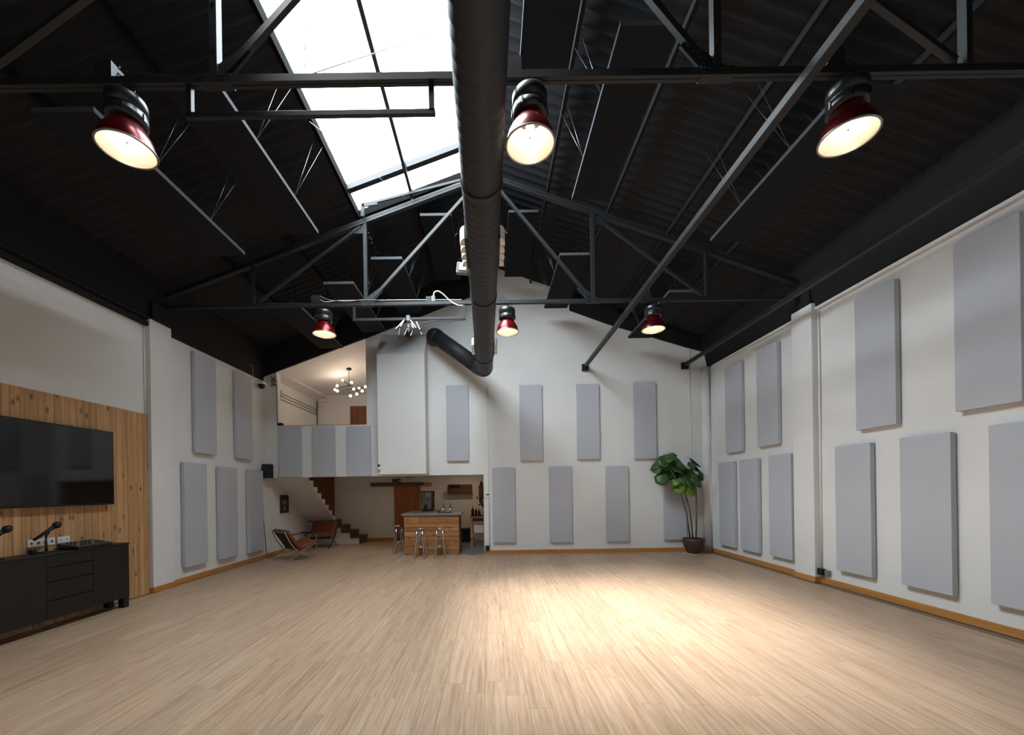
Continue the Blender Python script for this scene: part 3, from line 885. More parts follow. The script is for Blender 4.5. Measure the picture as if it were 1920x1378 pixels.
for i in range(9):
    for j in range(5):
        x = -5.96 + 0.052 * j; yy = 5.65 + 0.052 * i
        z = 1.085 - (x + 6.0) / 0.29 * 0.04
        MB().tube([(x, yy, z - 0.004), (x, yy, z + 0.014)], 0.008, 8).build('knob', M['redsign'] if (i == 8 and j < 2) else (M['greyplastic'] if (i + j) % 4 == 0 else M['blackplastic']), mx_)
bx = box('speaker_cube', M['blackplastic'], -5.93, -5.87, 5.19, 5.25, 1.0, 1.06, bev=0.006)
tag(bx, 'tiny black cube standing beside the microphone base', 'small box')
def sockets(y0, y1, z0, z1, n, label, dots):
    t = thing('wall_socket', label, 'power socket', (XL + 0.03, (y0 + y1) / 2, z0), group='white wall sockets')
    MB().box(XL + 0.024, XL + 0.034, y0, y1, z0, z1).build('plate', M['white'], t, bev=0.002)
    for k in range(n):
        yc, zc = y0 + (y1 - y0) * (k + 0.5) / n, (z0 + z1) / 2
        s = MB()
        a = Vector((XL + 0.034, yc, zc))
        s.tube([a, a + Vector((0.002, 0, 0))], 0.020, 14)
        so = s.build('outlet', M['greyplastic'] if not dots else M['white'], t)
        MB().tube([a + Vector((0.002, 0, 0)), a + Vector((0.003, 0, 0))], 0.008, 10).build('hole', M['blackplastic'], so)
p0, p1 = at(51.6, 1015, X=XL + 0.03), at(103, 1011, X=XL + 0.03)
sockets(p0.y, p1.y, 1.075, 1.175, 4, 'white four-gang socket behind the microphone', False)
p0, p1 = at(108, 1010, X=XL + 0.03), at(131, 1007, X=XL + 0.03)
sockets(p0.y, p1.y, 1.085, 1.175, 2, 'white double socket behind the audio mixer', True)
ad = box('power_adapter', M['white'], -5.62, -5.56, 4.36, 4.46, 0.0, 0.04, bev=0.006)
tag(ad, 'small white adapter on the floor below the sideboard at the left edge', 'adapter')

# ================================================================ wall fittings
def conduit(pts, r, label, m='white', cat='conduit'):
    return tag(MB().tube(pts, r, 8).build('cable_conduit', M[m]), label, cat)
a = at(912, 712, Y=YB - 0.012); b = at(914.5, 1028, Y=YB - 0.012)
conduit([(a.x + 0.02, YB - 0.012, b.z + 0.08), (a.x + 0.02, YB - 0.012, 4.5)], 0.011, 'thin white conduit down the rear wall below the duct elbow')
a = at(1294, 760, Y=YB - 0.012)
conduit([(a.x, YB - 0.012, 0.12), (a.x, YB - 0.012, 5.42)], 0.011, 'thin white conduit down the rear wall near the plant')
conduit([(XR - 0.016, 7.20, 0.26), (XR - 0.016, 7.20, 2.4), (XR - 0.03, 7.18, 3.4), (XR - 0.016, 7.19, 4.88)], 0.016, 'white conduit running down beside the right pillar')
conduit([(XL + 0.016, 7.14, zt + 0.01), (XL + 0.016, 7.13, 4.72)], 0.014, 'white conduit above the pine boards beside the left pillar')
sk_ = thing('floor_socket', 'black and grey socket box low beside the right pillar', 'power socket', (XR - 0.04, 7.12, 0.12))
MB().box(XR - 0.05, XR - 0.001, 7.02, 7.11, 0.16, 0.25).build('box', M['greyplastic'], sk_, bev=0.005)
MB().box(XR - 0.085, XR - 0.001, 7.12, 7.225, 0.15, 0.26).build('plug', M['blackplastic'], sk_, bev=0.006)
a = at(914, 1030, Y=YB - 0.03)
sk_ = box('floor_socket', M['blackplastic'], a.x - 0.055, a.x + 0.055, YB - 0.06, YB - 0.001, 0.112, 0.235, bev=0.006)
tag(sk_, 'black socket box above the skirting beside the bar opening', 'power socket')
a = at(914.5, 929, Y=YB)
th = thing('thermostat', 'small white thermostat with a dark display beside the bar opening', 'thermostat', (a.x, YB - 0.02, a.z - 0.05))
MB().box(a.x - 0.055, a.x + 0.055, YB - 0.028, YB - 0.001, a.z - 0.05, a.z + 0.055).build('case', M['white'], th, bev=0.004)
MB().box(a.x - 0.042, a.x + 0.042, YB - 0.031, YB - 0.028, a.z + 0.012, a.z + 0.042).build('display', M['blackplastic'], th)
# round pipe in the right rear corner
cp = MB().tube([(XR - 0.13, YB - 0.14, 0.0), (XR - 0.13, YB - 0.14, ZWR - 0.005)], 0.10, 20)
tag(cp.build('corner_pipe', M['wall']), 'white round downpipe in the right rear corner behind the plant', 'pipe')
# loudspeaker, its cable and the dome camera
a = at(503, 883, Y=10.78)
ls = thing('loudspeaker', 'small black loudspeaker on the left wall below the loft', 'loudspeaker', (XL + 0.15, 10.8, a.z - 0.19))
MB().box(XL + 0.035, XL + 0.235, 10.70, 10.91, a.z - 0.19, a.z + 0.18).build('cabinet', M['blackplastic'], ls, bev=0.012)
MB().box(XL + 0.05, XL + 0.22, 10.692, 10.70, a.z - 0.17, a.z + 0.16).build('grille', M['lampblack'], ls)
MB().box(XL + 0.001, XL + 0.04, 10.76, 10.84, a.z - 0.06, a.z + 0.06).build('bracket', M['blackplastic'], ls)
conduit([(XL + 0.03, 10.76, a.z - 0.192), (XL + 0.012, 10.77, a.z - 0.4), (XL + 0.012, 10.80, 1.0), (XL + 0.03, 10.88, 0.11)], 0.007, 'black cable dropping from the loudspeaker to the floor', 'blackplastic', 'cable')
a = at(490, 720, X=XL + 0.1)
dc = thing('dome_camera', 'black and white dome camera high at the end of the left wall', 'camera', (XL + 0.1, a.y, a.z - 0.1))
MB().box(XL + 0.0, XL + 0.2, a.y - 0.09, a.y + 0.09, a.z - 0.01, a.z + 0.035).build('mount', M['white'], dc, bev=0.006)
MB().lathe([(0.001, -0.115), (0.04, -0.108), (0.07, -0.075), (0.078, -0.04), (0.078, 0.0)], 20, (XL + 0.11, a.y, a.z - 0.01)).build('dome', M['blackplastic'], dc)
hk = at(478, 700, X=XL + 0.12)
hb = MB().tube([(XL + 0.13, hk.y - 0.25, hk.z + 0.12), (XL + 0.16, hk.y - 0.22, hk.z + 0.16), (XL + 0.13, hk.y - 0.12, hk.z + 0.1), (XL + 0.08, hk.y, hk.z - 0.12)], 0.008, 6)
tag(hb.build('wall_hook', M['wire']), 'bent steel hook above the end of the left wall', 'hook')
cc = at(711.5, 873, Y=10.40)
wc = thing('bullet_camera', 'tiny white camera with a black lens at the casing corner', 'camera', cc)
MB().sphere(cc + Vector((0, -0.02, -0.08)), 0.045, 12, sz=1.3).build('body', M['white'], wc)
MB().sphere(cc + Vector((0, -0.05, 0.0)), 0.032, 12).build('lens', M['blackplastic'], wc)

# ================================================================ plant
PX_, PY_ = 5.20, 10.48
pl_ = thing('potted_plant', 'tall leafy plant in a dark brown pot in the right rear corner', 'plant', (PX_, PY_, 0))
MB().lathe([(0.001, 0.0), (0.21, 0.0), (0.225, 0.012), (0.215, 0.022), (0.001, 0.022)], 28, (PX_ - 0.04, PY_, 0)).build('saucer', M['saucer'], pl_)
pot = MB().lathe([(0.001, 0.024), (0.145, 0.024), (0.175, 0.06), (0.235, 0.2), (0.268, 0.33), (0.272, 0.405), (0.25, 0.405), (0.245, 0.36), (0.001, 0.36)], 32, (PX_, PY_, 0)).build('pot', M['pot'], pl_)
MB().lathe([(0.243, 0.362), (0.12, 0.375), (0.001, 0.38)], 20, (PX_, PY_, 0)).build('soil', M['soil'], pot)
def hp(px, py, dy=0.0): return at(px, py, Y=PY_ + dy)
stems = [([(1294, 1008), (1287, 960), (1278, 930), (1266, 896), (1252, 872)], -0.05), ([(1299, 1008), (1293, 955), (1284, 922), (1276, 890), (1268, 868)], 0.05), ([(1305, 1008), (1306, 955), (1305, 915), (1300, 890), (1303, 868)], 0.0)]
for pts, dy in stems:
    MB().tube([hp(px, py, dy * k) for k, (px, py) in enumerate(pts)], [0.022, 0.019, 0.016, 0.012, 0.008], 8).build('stem', M['bark'], pl_)
def leaf(c, L, W, yaw, pitch, roll, m):
    n = 28
    outl = []
    for k in range(n):
        a = 2 * math.pi * k / n
        rr = 1 + 0.06 * math.cos(7 * a) - 0.22 * math.exp(-((a - math.pi) / 0.35) ** 2)
        x = 0.5 * L * math.cos(a) * rr + 0.5 * L
        y = 0.5 * W * math.sin(a) * rr * (1.12 - 0.12 * math.cos(a))
        outl.append((x, y))
    rot = Matrix.Rotation(yaw, 3, 'Z') @ Matrix.Rotation(pitch, 3, 'Y') @ Matrix.Rotation(roll, 3, 'X')
    def P(x, y): 
        z = -0.22 * (x / L) ** 2 * L * 0.6 - 0.35 * abs(y) * abs(y) / W
        return Vector(c) + rot @ Vector((x, y, z))
    mb = MB()
    pts = [P(0.48 * L, 0)] + [P(0.48 * L + (x - 0.48 * L) * 0.55, y * 0.55) for x, y in outl] + [P(x, y) for x, y in outl]
    fs = [(0, 1 + k, 1 + (k + 1) % n) for k in range(n)] + [(1 + k, 1 + n + k, 1 + n + (k + 1) % n, 1 + (k + 1) % n) for k in range(n)]
    mb.add(pts, fs, 0, True)
    mb.tube([Vector(c) - rot @ Vector((0.10, 0, 0.03)), Vector(c), P(0.5 * L, 0)], 0.004, 5, 1)
    o = mb.build('leaf', [M[m], M['bark']], pl_, recalc=False)
    md = o.modifiers.new('thickness', 'SOLIDIFY'); md.thickness = 0.003
random.seed(5)
# leaf middle in the picture, length, heading seen from the front (deg: 0 right, 90 away, 180 left, -90 to us), droop
LV = [(1228, 871, .30, 205, 30), (1241, 858, .30, 225, 20), (1254, 856, .30, -115, 28), (1266, 857, .28, -60, 30), (1236, 866, .28, 220, 30), (1250, 868, .34, -110, 35), (1268, 872, .34, -60, 35),
      (1241, 896, .30, 230, 50), (1251, 884, .32, -120, 45), (1264, 889, .34, -80, 50), (1278, 880, .30, -50, 30), (1288, 876, .28, -20, 25), (1304, 865, .32, -20, 22), (1311, 880, .32, -35, 30),
      (1296, 893, .30, -100, 45), (1309, 899, .34, -50, 50), (1299, 906, .28, -70, 55), (1316, 892, .20, -10, 55), (1284, 896, .28, -90, 45), (1276, 868, .28, -90, 28), (1291, 884, .28, -120, 35), (1258, 876, .30, -150, 40),
      (1246, 864, .28, -90, 40), (1262, 864, .28, -100, 35), (1300, 872, .28, -80, 35), (1231, 877, .24, 235, 40)]
for px, py, L_, yaw, pit in LV:
    c = hp(px, py, random.uniform(-0.22, 0.18))
    ya, pi_ = math.radians(yaw + random.uniform(-12, 12)), math.radians(max(pit, 8) + 14)
    d = Vector((math.cos(ya) * math.cos(pi_), math.sin(ya) * math.cos(pi_), -math.sin(pi_)))
    L_ *= 1.15
    leaf(c - d * L_ * 0.45, L_, L_ * 0.92, ya, pi_, random.uniform(-0.3, 0.3), 'leaf')
for px, py, L_, yaw, pit in ((1274, 915, .30, -110, 62), (1295, 918, .32, -80, 62), (1265, 903, .22, -130, 60)):
    c = hp(px, py, -0.12)
    ya, pi_ = math.radians(yaw), math.radians(pit)
    d = Vector((math.cos(ya) * math.cos(pi_), math.sin(ya) * math.cos(pi_), -math.sin(pi_)))
    leaf(c - d * L_ * 0.45, L_, L_ * 0.95, ya, pi_, 0, 'leafpale')

# ================================================================ staircase
st = thing('staircase', 'brown wooden stairs turning up along the left wall to the loft', 'staircase', (-5.2, 13.6, 0))
ZS = [0.24, 0.42, 0.60, 0.78]
for k in range(3):
    x1 = -4.36 - 0.30 * k
    x0 = x1 - 0.30
    stp = MB().box(x0 - 0.02, x1 - 0.02, 13.42, YE - 0.001, 0.0, ZS[k] - 0.035).build('step', M['wall'], st)
    MB().box(x0 - 0.01, x1 + 0.015, 13.39, YE - 0.002, ZS[k] - 0.035, ZS[k]).build('tread', M['oakdark'], stp)
    MB().box(x1 - 0.02, x1, 13.40, YE - 0.002, (ZS[k - 1] if k else 0.0), ZS[k] - 0.035).build('riser', M['oakdark'], stp)
ldg = MB().box(XL + 0.001, -5.28, 13.42, YE - 0.001, 0.0, 0.745).build('landing', M['wall'], st)
MB().box(XL + 0.002, -5.25, 13.40, YE - 0.002, 0.745, 0.78).build('tread', M['oakdark'], ldg)
MB().box(-5.28, -5.262, 13.42, YE - 0.003, 0.60, 0.745).build('riser', M['oakdark'], ldg)
XS = -5.16
prof = [(13.42, 0.77)]
yy, zz = 13.42, 0.96
steps = []
for k in range(8):
    prof += [(yy, zz)]
    steps.append((yy, zz))
    yy -= 0.27
    prof += [(yy, zz)]
    zz += 0.185
prof += [(yy, zz - 0.27)]
MB().prism(prof, XL + 0.002, XS, 'yz').build('flight', M['wall'], st)
for k, (sy, sz) in enumerate(steps):
    tr = MB().box(XL + 0.003, XS + 0.01, sy - 0.27, sy + 0.02, sz + 0.001, sz + 0.03).build('tread', M['oakdark'], st)
    MB().box(XL + 0.003, XS + 0.004, sy + 0.001, sy + 0.012, sz - 0.15, sz).build('riser', M['oakdark'], tr)
    for j in range(2):
        if sz + 0.05 < 2.30:
            sl_y = sy - 0.05 - 0.135 * j
            MB().box(XS - 0.045, XS - 0.005, sl_y - 0.03, sl_y + 0.025, sz + 0.03, 2.355).build('slat', M['oakdark'], st)
MB().tube([(-5.24, 13.40, 0.78), (-5.24, 13.40, 1.05)], 0.035, 8).build('newel', M['oakdark'], st)

# ================================================================ leather lounge chairs and glass table
def make_lounge(label):
    t = thing('lounge_chair', label, 'chair', group='brown leather lounge chairs')
    def part(n, mb, m, par=None, bev=0.0): return mb.build(n, M[m], par or t, world=False, bev=bev)
    def bez(a, b, c, d, n=12):
        return [Vector(a) * (1 - s) ** 3 + Vector(b) * 3 * s * (1 - s) ** 2 + Vector(c) * 3 * s * s * (1 - s) + Vector(d) * s ** 3 for s in [k / n for k in range(n + 1)]]
    for y in (-0.36, 0.36):
        mb = MB()
        c1 = bez((-0.44, y, 0.77), (-0.30, y, 0.36), (-0.06, y, 0.10), (0.40, y, 0.012), 14)
        c2 = bez((0.36, y, 0.40), (0.06, y, 0.34), (-0.14, y, 0.16), (-0.40, y, 0.012), 14)
        for c in (c1, c2):
            for p, q in zip(c[:-1], c[1:]): mb.bar(p, q, 0.035, 0.014, up=(0, 0, 1))
        part('side_frame', mb, 'chrome')
    for x, z in ((-0.42, 0.74), (0.35, 0.39), (-0.03, 0.235)):
        part('cross_bar', MB().bar((x, -0.36, z), (x, 0.36, z), 0.03, 0.014), 'chrome')
    for k in range(9):
        y = -0.29 + 0.0725 * k
        part('strap', MB().bar((-0.405, y, 0.72), (-0.09, y, 0.285), 0.04, 0.008), 'strap')
    for k in range(7):
        y = -0.27 + 0.09 * k
        part('strap', MB().bar((-0.05, y, 0.25), (0.34, y, 0.375), 0.04, 0.008), 'strap')
    def cushion(p, q, th, nrm, name):
        p, q, nrm = Vector(p), Vector(q), Vector(nrm).normalized()
        d = q - p
        mb = MB(); N1, N2 = 10, 10
        pts = []
        for side in (0, 1):
            for i in range(N1 + 1):
                for j in range(N2 + 1):
                    u, v = i / N1, j / N2
                    y = -0.375 + 0.75 * v
                    e = min(1, 8 * min(u, 1 - u)) * min(1, 8 * min(v, 1 - v))
                    tuft = 0.006 * (math.cos(u * math.pi * 8) + math.cos(v * math.pi * 10))
                    h = (th * (0.72 + 0.28 * e) + tuft * e) if side else 0.0
                    pts.append(p + d * u + Vector((0, y, 0)) + nrm * h)
        K = (N1 + 1) * (N2 + 1)
        idx = lambda s, i, j: s * K + i * (N2 + 1) + j
        fs = []
        for i in range(N1):
            for j in range(N2):
                fs.append((idx(1, i, j), idx(1, i + 1, j), idx(1, i + 1, j + 1), idx(1, i, j + 1)))
                fs.append((idx(0, i, j), idx(0, i, j + 1), idx(0, i + 1, j + 1), idx(0, i + 1, j)))
        for i in range(N1):
            fs.append((idx(0, i, 0), idx(0, i + 1, 0), idx(1, i + 1, 0), idx(1, i, 0)))
            fs.append((idx(0, i, N2), idx(1, i, N2), idx(1, i + 1, N2), idx(0, i + 1, N2)))
        for j in range(N2):
            fs.append((idx(0, 0, j), idx(1, 0, j), idx(1, 0, j + 1), idx(0, 0, j + 1)))
            fs.append((idx(0, N1, j), idx(0, N1, j + 1), idx(1, N1, j + 1), idx(1, N1, j)))
        mb.add(pts, fs, 0, True)
        part(name, mb, 'leather')
    cushion((-0.10, 0, 0.262), (0.40, 0, 0.405), 0.11, (-0.27, 0, 0.96), 'seat_cushion')
    cushion((-0.10, 0, 0.30), (-0.415, 0, 0.765), 0.10, (0.83, 0, 0.56), 'back_cushion')
    return t
ch1 = make_lounge('brown leather lounge chair seen from behind, beside the left wall')
ch1.location = (-5.13, 10.62, 0); ch1.rotation_euler = (0, 0, math.atan2(0.78, 0.62))
ch2 = copy_tree(ch1)
ch2['label'] = 'brown leather lounge chair facing the camera in front of the stairs'
ch2.location = (-5.38, 12.80, 0); ch2.rotation_euler = (0, 0, math.radians(-88))
tx, ty_ = -5.52, 11.95
tb = thing('glass_table', 'low glass table with chrome legs between the leather chairs', 'table', (tx, ty_, 0))
MB().box(tx - 0.33, tx + 0.33, ty_ - 0.3, ty_ + 0.3, 0.53, 0.545).build('top', M['glass'], tb)
for x in (tx - 0.26, tx + 0.26):
    for y in (ty_ - 0.23, ty_ + 0.23):
        MB().box(x - 0.014, x + 0.014, y - 0.014, y + 0.014, 0, 0.529).build('leg', M['chrome'], tb)
    MB().box(x - 0.014, x + 0.014, ty_ - 0.216, ty_ + 0.216, 0.49, 0.52).build('rail', M['chrome'], tb)
bk = box('notebook', M['blackplastic'], tx - 0.05, tx + 0.19, ty_ - 0.12, ty_ + 0.08, 0.5455, 0.575)
tag(bk, 'dark flat notebook lying on the glass table', 'notebook')
# picture on the left wall
a, b = at(525.5, 928, X=XL + 0.02), at(541.7, 961, X=XL + 0.02)
pc = thing('wall_picture', 'small dark framed painting on the left wall under the loft', 'picture', (XL + 0.015, (a.y + b.y) / 2, b.z))
MB().box(XL + 0.001, XL + 0.025, a.y, b.y, b.z, a.z).build('frame', M['walnut'], pc, bev=0.003)
MB().box(XL + 0.025, XL + 0.027, a.y + 0.025, b.y - 0.025, b.z + 0.025, a.z - 0.025).build('canvas', M['art1'], pc)
ym, zm = (a.y + b.y) / 2, (a.z + b.z) / 2
MB().prism([(ym - 0.12, zm + 0.02), (ym - 0.02, zm - 0.04), (ym + 0.1, zm + 0.0), (ym + 0.12, zm + 0.1), (ym - 0.02, zm + 0.14), (ym - 0.13, zm + 0.11)], XL + 0.027, XL + 0.028, 'yz').build('painted_patch', M['art2'], pc)
MB().prism([(ym - 0.09, zm - 0.17), (ym + 0.03, zm - 0.18), (ym + 0.06, zm - 0.09), (ym - 0.05, zm - 0.06)], XL + 0.027, XL + 0.028, 'yz').build('painted_patch', M['art3'], pc)

# ================================================================ bar
bx0, bx1, by = at(758, 1000, Y=11.0).x, at(860.6, 1000, Y=11.0).x, 11.0
ZT = 1.12
bar_ = thing('bar_counter', 'pine plank bar with a grey stone top under the loft', 'bar', ((bx0 + bx1) / 2, 11.3, 0))
MB().box(bx0 + 0.02, bx1 - 0.01, by + 0.024, by + 0.55, 0.0, ZT - 0.06).build('carcass', M['walnut'], bar_)
MB().box(bx0 + 0.02, bx0 + 0.72, by + 0.55, 12.75, 0.0, ZT - 0.06).build('return_carcass', M['walnut'], bar_)
random.seed(3)
z = 0.0
for hgt in (0.12, 0.125, 0.13, 0.12, 0.135, 0.11, 0.12, 0.20):
    z1 = min(z + hgt, ZT - 0.06)
    xs = [bx0] + ([bx0 + (bx1 - bx0) * random.uniform(0.25, 0.75)] if random.random() < 0.75 else []) + [bx1]
    for xa, xb in zip(xs[:-1], xs[1:]):
        MB().box(xa + 0.002, xb - 0.002, by - random.random() * 0.004, by + 0.024, z + 0.0045, z1 - 0.0045).build('plank', M['pine_h'], bar_)
    z = z1
MB().box(bx1 - 0.012, bx1 + 0.02, by, by + 0.56, 0.0, ZT - 0.061).build('side_panel', M['walnut'], bar_)
ct = MB().box(at(752.5, 963, Y=10.95).x, at(865, 963, Y=10.95).x, 10.95, 11.62, ZT - 0.055, ZT)
ct.box(bx0 - 0.08, bx0 + 0.78, 11.62, 12.80, ZT - 0.055, ZT)
MB.build(ct, 'worktop', M['slate'], bar_)
# beer taps on a drip tray
tt = at(836, 960.5, Y=11.2)
dt = box('drip_tray', M['blackplastic'], at(821, 960, Y=11.25).x, at(848, 960, Y=11.25).x, 11.13, 11.40, ZT + 0.0005, ZT + 0.014, bev=0.003)
tag(dt, 'flat black drip tray on the bar under the taps', 'tray')
for px, lb in ((831.3, 'black-handled beer tap with a white badge, left of the pair'), (844.5, 'black-handled beer tap with a white badge, right of the pair')):
    x = at(px, 955, Y=11.27).x
    t = thing('beer_tap', lb, 'beer tap', (x, 11.27, ZT + 0.014), group='beer taps')
    def part(n, mb, m): return mb.build(n, M[m], t, world=False)
    part('column', MB().lathe([(0.001, 0), (0.03, 0), (0.03, 0.01), (0.016, 0.02), (0.016, 0.06), (0.001, 0.06)], 16), 'chrome')
    part('body', MB().sphere((0, 0, 0.085), 0.045, 16, sz=1.25), 'blackplastic')
    part('badge', MB().tube([(0, -0.035, 0.085), (0, -0.049, 0.085)], 0.028, 18), 'paperwhite')
    part('handle', MB().tube([(0, 0, 0.13), (0.002, 0, 0.16), (0.004, 0, 0.24)], [0.010, 0.013, 0.010], 10), 'blackplastic')
    part('spout', MB().tube([(0, -0.04, 0.06), (0, -0.07, 0.05), (0, -0.075, 0.03)], 0.008, 8), 'chrome')
# display case
dx0, dx1, dy0, dy1 = at(790, 955, Y=12.2).x, at(811.5, 955, Y=12.2).x, 12.2, 12.6
dcs = thing('display_case', 'small glazed wooden display case standing on the bar return', 'display case', ((dx0 + dx1) / 2, 12.4, ZT))
DH = 0.60
MB().box(dx0, dx1, dy0, dy1, ZT + 0.0005, ZT + 0.06).build('base', M['walnut'], dcs)
MB().box(dx0 - 0.012, dx1 + 0.012, dy0 - 0.012, dy1 + 0.012, ZT + DH - 0.035, ZT + DH).build('lid', M['walnut'], dcs)
for x in (dx0, dx1 - 0.04):
    for y in (dy0, dy1 - 0.04):
        MB().box(x, x + 0.04, y, y + 0.04, ZT + 0.06, ZT + DH - 0.035).build('corner_post', M['walnut'], dcs)
MB().box(dx0 + 0.03, dx1 - 0.03, dy1 - 0.012, dy1 - 0.004, ZT + 0.06, ZT + DH - 0.035).build('back_panel', M['steelpale'], dcs)
MB().box(dx0 + 0.03, dx1 - 0.03, dy0 + 0.05, dy1 - 0.02, ZT + 0.29, ZT + 0.30).build('shelf', M['steelpale'], dcs)
MB().box(dx0 + 0.03, dx1 - 0.03, dy0 + 0.01, dy0 + 0.014, ZT + 0.06, ZT + DH - 0.035).build('pane', M['glass'], dcs)
MB().box(dx1 - 0.018, dx1 - 0.014, dy0 + 0.03, dy1 - 0.03, ZT + 0.06, ZT + DH - 0.035).build('pane', M['glass'], dcs)
def bottle(loc, h, r, m, label, cat='bottle', group=None, name='bottle'):
    o = MB().lathe([(0.001, 0), (r, 0), (r, h * 0.58), (r * 0.75, h * 0.68), (r * 0.34, h * 0.78), (r * 0.32, h * 0.95), (r * 0.4, h * 0.96), (r * 0.4, h), (0.001, h)], 16).build(name, M[m])
    o.location = loc
    return tag(o, label, cat, group)
xm = (dx0 + dx1) / 2
bottle((xm - 0.06, 12.42, ZT + 0.0605), 0.2, 0.035, 'darkglass', 'dark bottle on the lower shelf of the display case, left')
bottle((xm + 0.05, 12.42, ZT + 0.0605), 0.19, 0.045, 'steelpale', 'silver flask on the lower shelf of the display case, right', 'flask', name='flask')
bottle((xm - 0.0, 12.42, ZT + 0.3005), 0.17, 0.04, 'blackplastic', 'black shaker on the upper shelf of the display case', 'shaker', name='shaker')
bottle((xm - 0.09, 11.98, ZT + 0.0005), 0.3, 0.035, 'steelpale', 'slim pale bottle standing in front of the display case')
# bar stools
def make_stool(label):
    t = thing('bar_stool', label, 'stool', group='chrome bar stools')
    def part(n, mb, m='chrome'): return mb.build(n, M[m], t, world=False)
    part('seat', MB().lathe([(0.001, 0.75), (0.12, 0.75), (0.145, 0.757), (0.15, 0.77), (0.145, 0.782), (0.125, 0.786), (0.10, 0.778), (0.001, 0.776)], 28))
    for k in range(4):
        a = math.radians(38 + 90 * k)
        c, s = math.cos(a), math.sin(a)
        part('leg', MB().tube([(0.105 * c, 0.105 * s, 0.752), (0.12 * c, 0.12 * s, 0.5), (0.155 * c, 0.155 * s, 0.2), (0.19 * c, 0.19 * s, 0.02), (0.2 * c, 0.2 * s, 0.006)], 0.016, 10))
    ring = [(0.146 * math.cos(2 * math.pi * k / 24), 0.146 * math.sin(2 * math.pi * k / 24), 0.30) for k in range(25)]
    part('foot_ring', MB().tube(ring, 0.009, 8, caps=False))
    return t
s0 = make_stool('chrome bar stool in front of the plank bar, left of the front pair')
s0.location = (at(789, 1046, Y=10.5).x, 10.50, 0)
s1 = copy_tree(s0); s1['label'] = 'chrome bar stool in front of the plank bar, right of the front pair'
s1.location = (at(825, 1046, Y=10.5).x, 10.50, 0); s1.rotation_euler.z = 0.25
s2 = copy_tree(s0); s2['label'] = 'chrome bar stool at the left side of the bar, by the orange door'
s2.location = (at(749.5, 1038, Y=11.3).x - 0.04, 11.35, 0); s2.rotation_euler.z = 0.6
# sliding WC door
d0, d1 = at(739.5, 960, Y=14.2), at(788, 960, Y=14.2)
dr = thing('door_1', 'orange-brown sliding door behind the bar', 'door', ((d0.x + d1.x) / 2, 14.2, 0))
dr['kind'] = 'structure'
MB().box(d0.x, d1.x, 14.185, 14.225, 0.008, 1.91).build('door_leaf', M['doorwood'], dr)
MB().box(at(695, 908, Y=14.15).x, at(793, 908, Y=14.15).x, 14.12, 14.245, 1.905, 2.03).build('rail_cover', M['oakdark'], dr, bev=0.003)
def letters(txt, size, m, loc, name, parent, ext=0.012):
    cu = bpy.data.curves.new(name, 'FONT'); cu.body = txt; cu.size = size; cu.extrude = ext; cu.align_x = 'CENTER'
    cu.offset = 0.012
    o = bpy.data.objects.new(name, cu); COL.objects.link(o)
    dg = bpy.context.evaluated_depsgraph_get()
    me = bpy.data.meshes.new_from_object(o.evaluated_get(dg))
    bpy.data.objects.remove(o)
    q = bpy.data.objects.new(name, me); COL.objects.link(q)
    me.materials.clear(); me.materials.append(m)
    q.parent = parent
    q.location = Vector(loc) - wl(parent)
    q.rotation_euler = (math.pi / 2, 0, 0)
    return q
a = at(743.3, 906, Y=14.13)
wcs = thing('sign_letters', 'black letters reading WC standing on the door rail', 'sign', (a.x, 14.14, 2.03))
letters('W', 0.18, M['blackplastic'], (a.x - 0.065, 14.14, 2.032), 'letter', wcs)
letters('C', 0.18, M['blackplastic'], (a.x + 0.075, 14.14, 2.032), 'letter', wcs)
a, b = at(794, 905, Y=YE - 0.01), at(809, 911.8, Y=YE - 0.01)
rs = thing('red_sign', 'small red sign beside the sliding door rail', 'sign', ((a.x + b.x) / 2, YE - 0.01, b.z))
MB().box(a.x, b.x, YE - 0.012, YE - 0.001, b.z, a.z).build('plate', M['redsign'], rs)
w_ = b.x - a.x
for k in range(2):
    MB().box(a.x + w_ * (0.08 + 0.47 * k), a.x + w_ * (0.46 + 0.46 * k), YE - 0.013, YE - 0.012, b.z + 0.025, a.z - 0.035).build('printed_mark', M['palemark'], rs)
vn = at(766, 895.5, Y=YE - 0.01)
vt = thing('wall_vent', 'pale flat air vent on the rear wall above the sliding door', 'vent', (vn.x, YE - 0.01, vn.z - 0.05))
MB().box(vn.x - 0.14, vn.x + 0.14, YE - 0.014, YE - 0.001, vn.z - 0.06, vn.z + 0.05).build('frame', M['wall'], vt)
for k in range(4):
    MB().box(vn.x - 0.12, vn.x + 0.12, YE - 0.018, YE - 0.014, vn.z - 0.045 + 0.024 * k, vn.z - 0.035 + 0.024 * k).build('slat', M['greyplastic'], vt)
# dark wall shelf with hanging glasses
a, b = at(840, 908.5, Y=14.1), at(885, 925.5, Y=14.1)
sh = thing('wall_shelf', 'dark brown wooden rack on the rear wall behind the bar', 'shelf', ((a.x + b.x) / 2, 14.1, b.z))
MB().box(a.x, b.x, 14.19, YE - 0.001, b.z, a.z).build('back_board', M['walnut'], sh)
MB().box(a.x, b.x, 14.02, 14.189, b.z + 0.11, b.z + 0.135).build('shelf_board', M['walnut'], sh)
MB().box(a.x, b.x, 14.02, 14.189, b.z, b.z + 0.02).build('glass_rail', M['walnut'], sh)
MB().box(a.x, b.x, 14.02, 14.04, b.z + 0.02, b.z + 0.11).build('front_board', M['walnut'], sh)
MB().box(a.x, b.x, 14.02, 14.04, b.z + 0.135, b.z + 0.21).build('front_rail', M['walnut'], sh)
for k in range(4):
    bottle((a.x + 0.09 + 0.095 * k, 14.11, b.z + 0.1355), 0.23 - 0.012 * (k % 3), 0.03, 'darkglass', ('first', 'second', 'third', 'fourth')[k] + ' dark bottle from the left on the brown rack behind the bar', group='bottles on the brown rack')
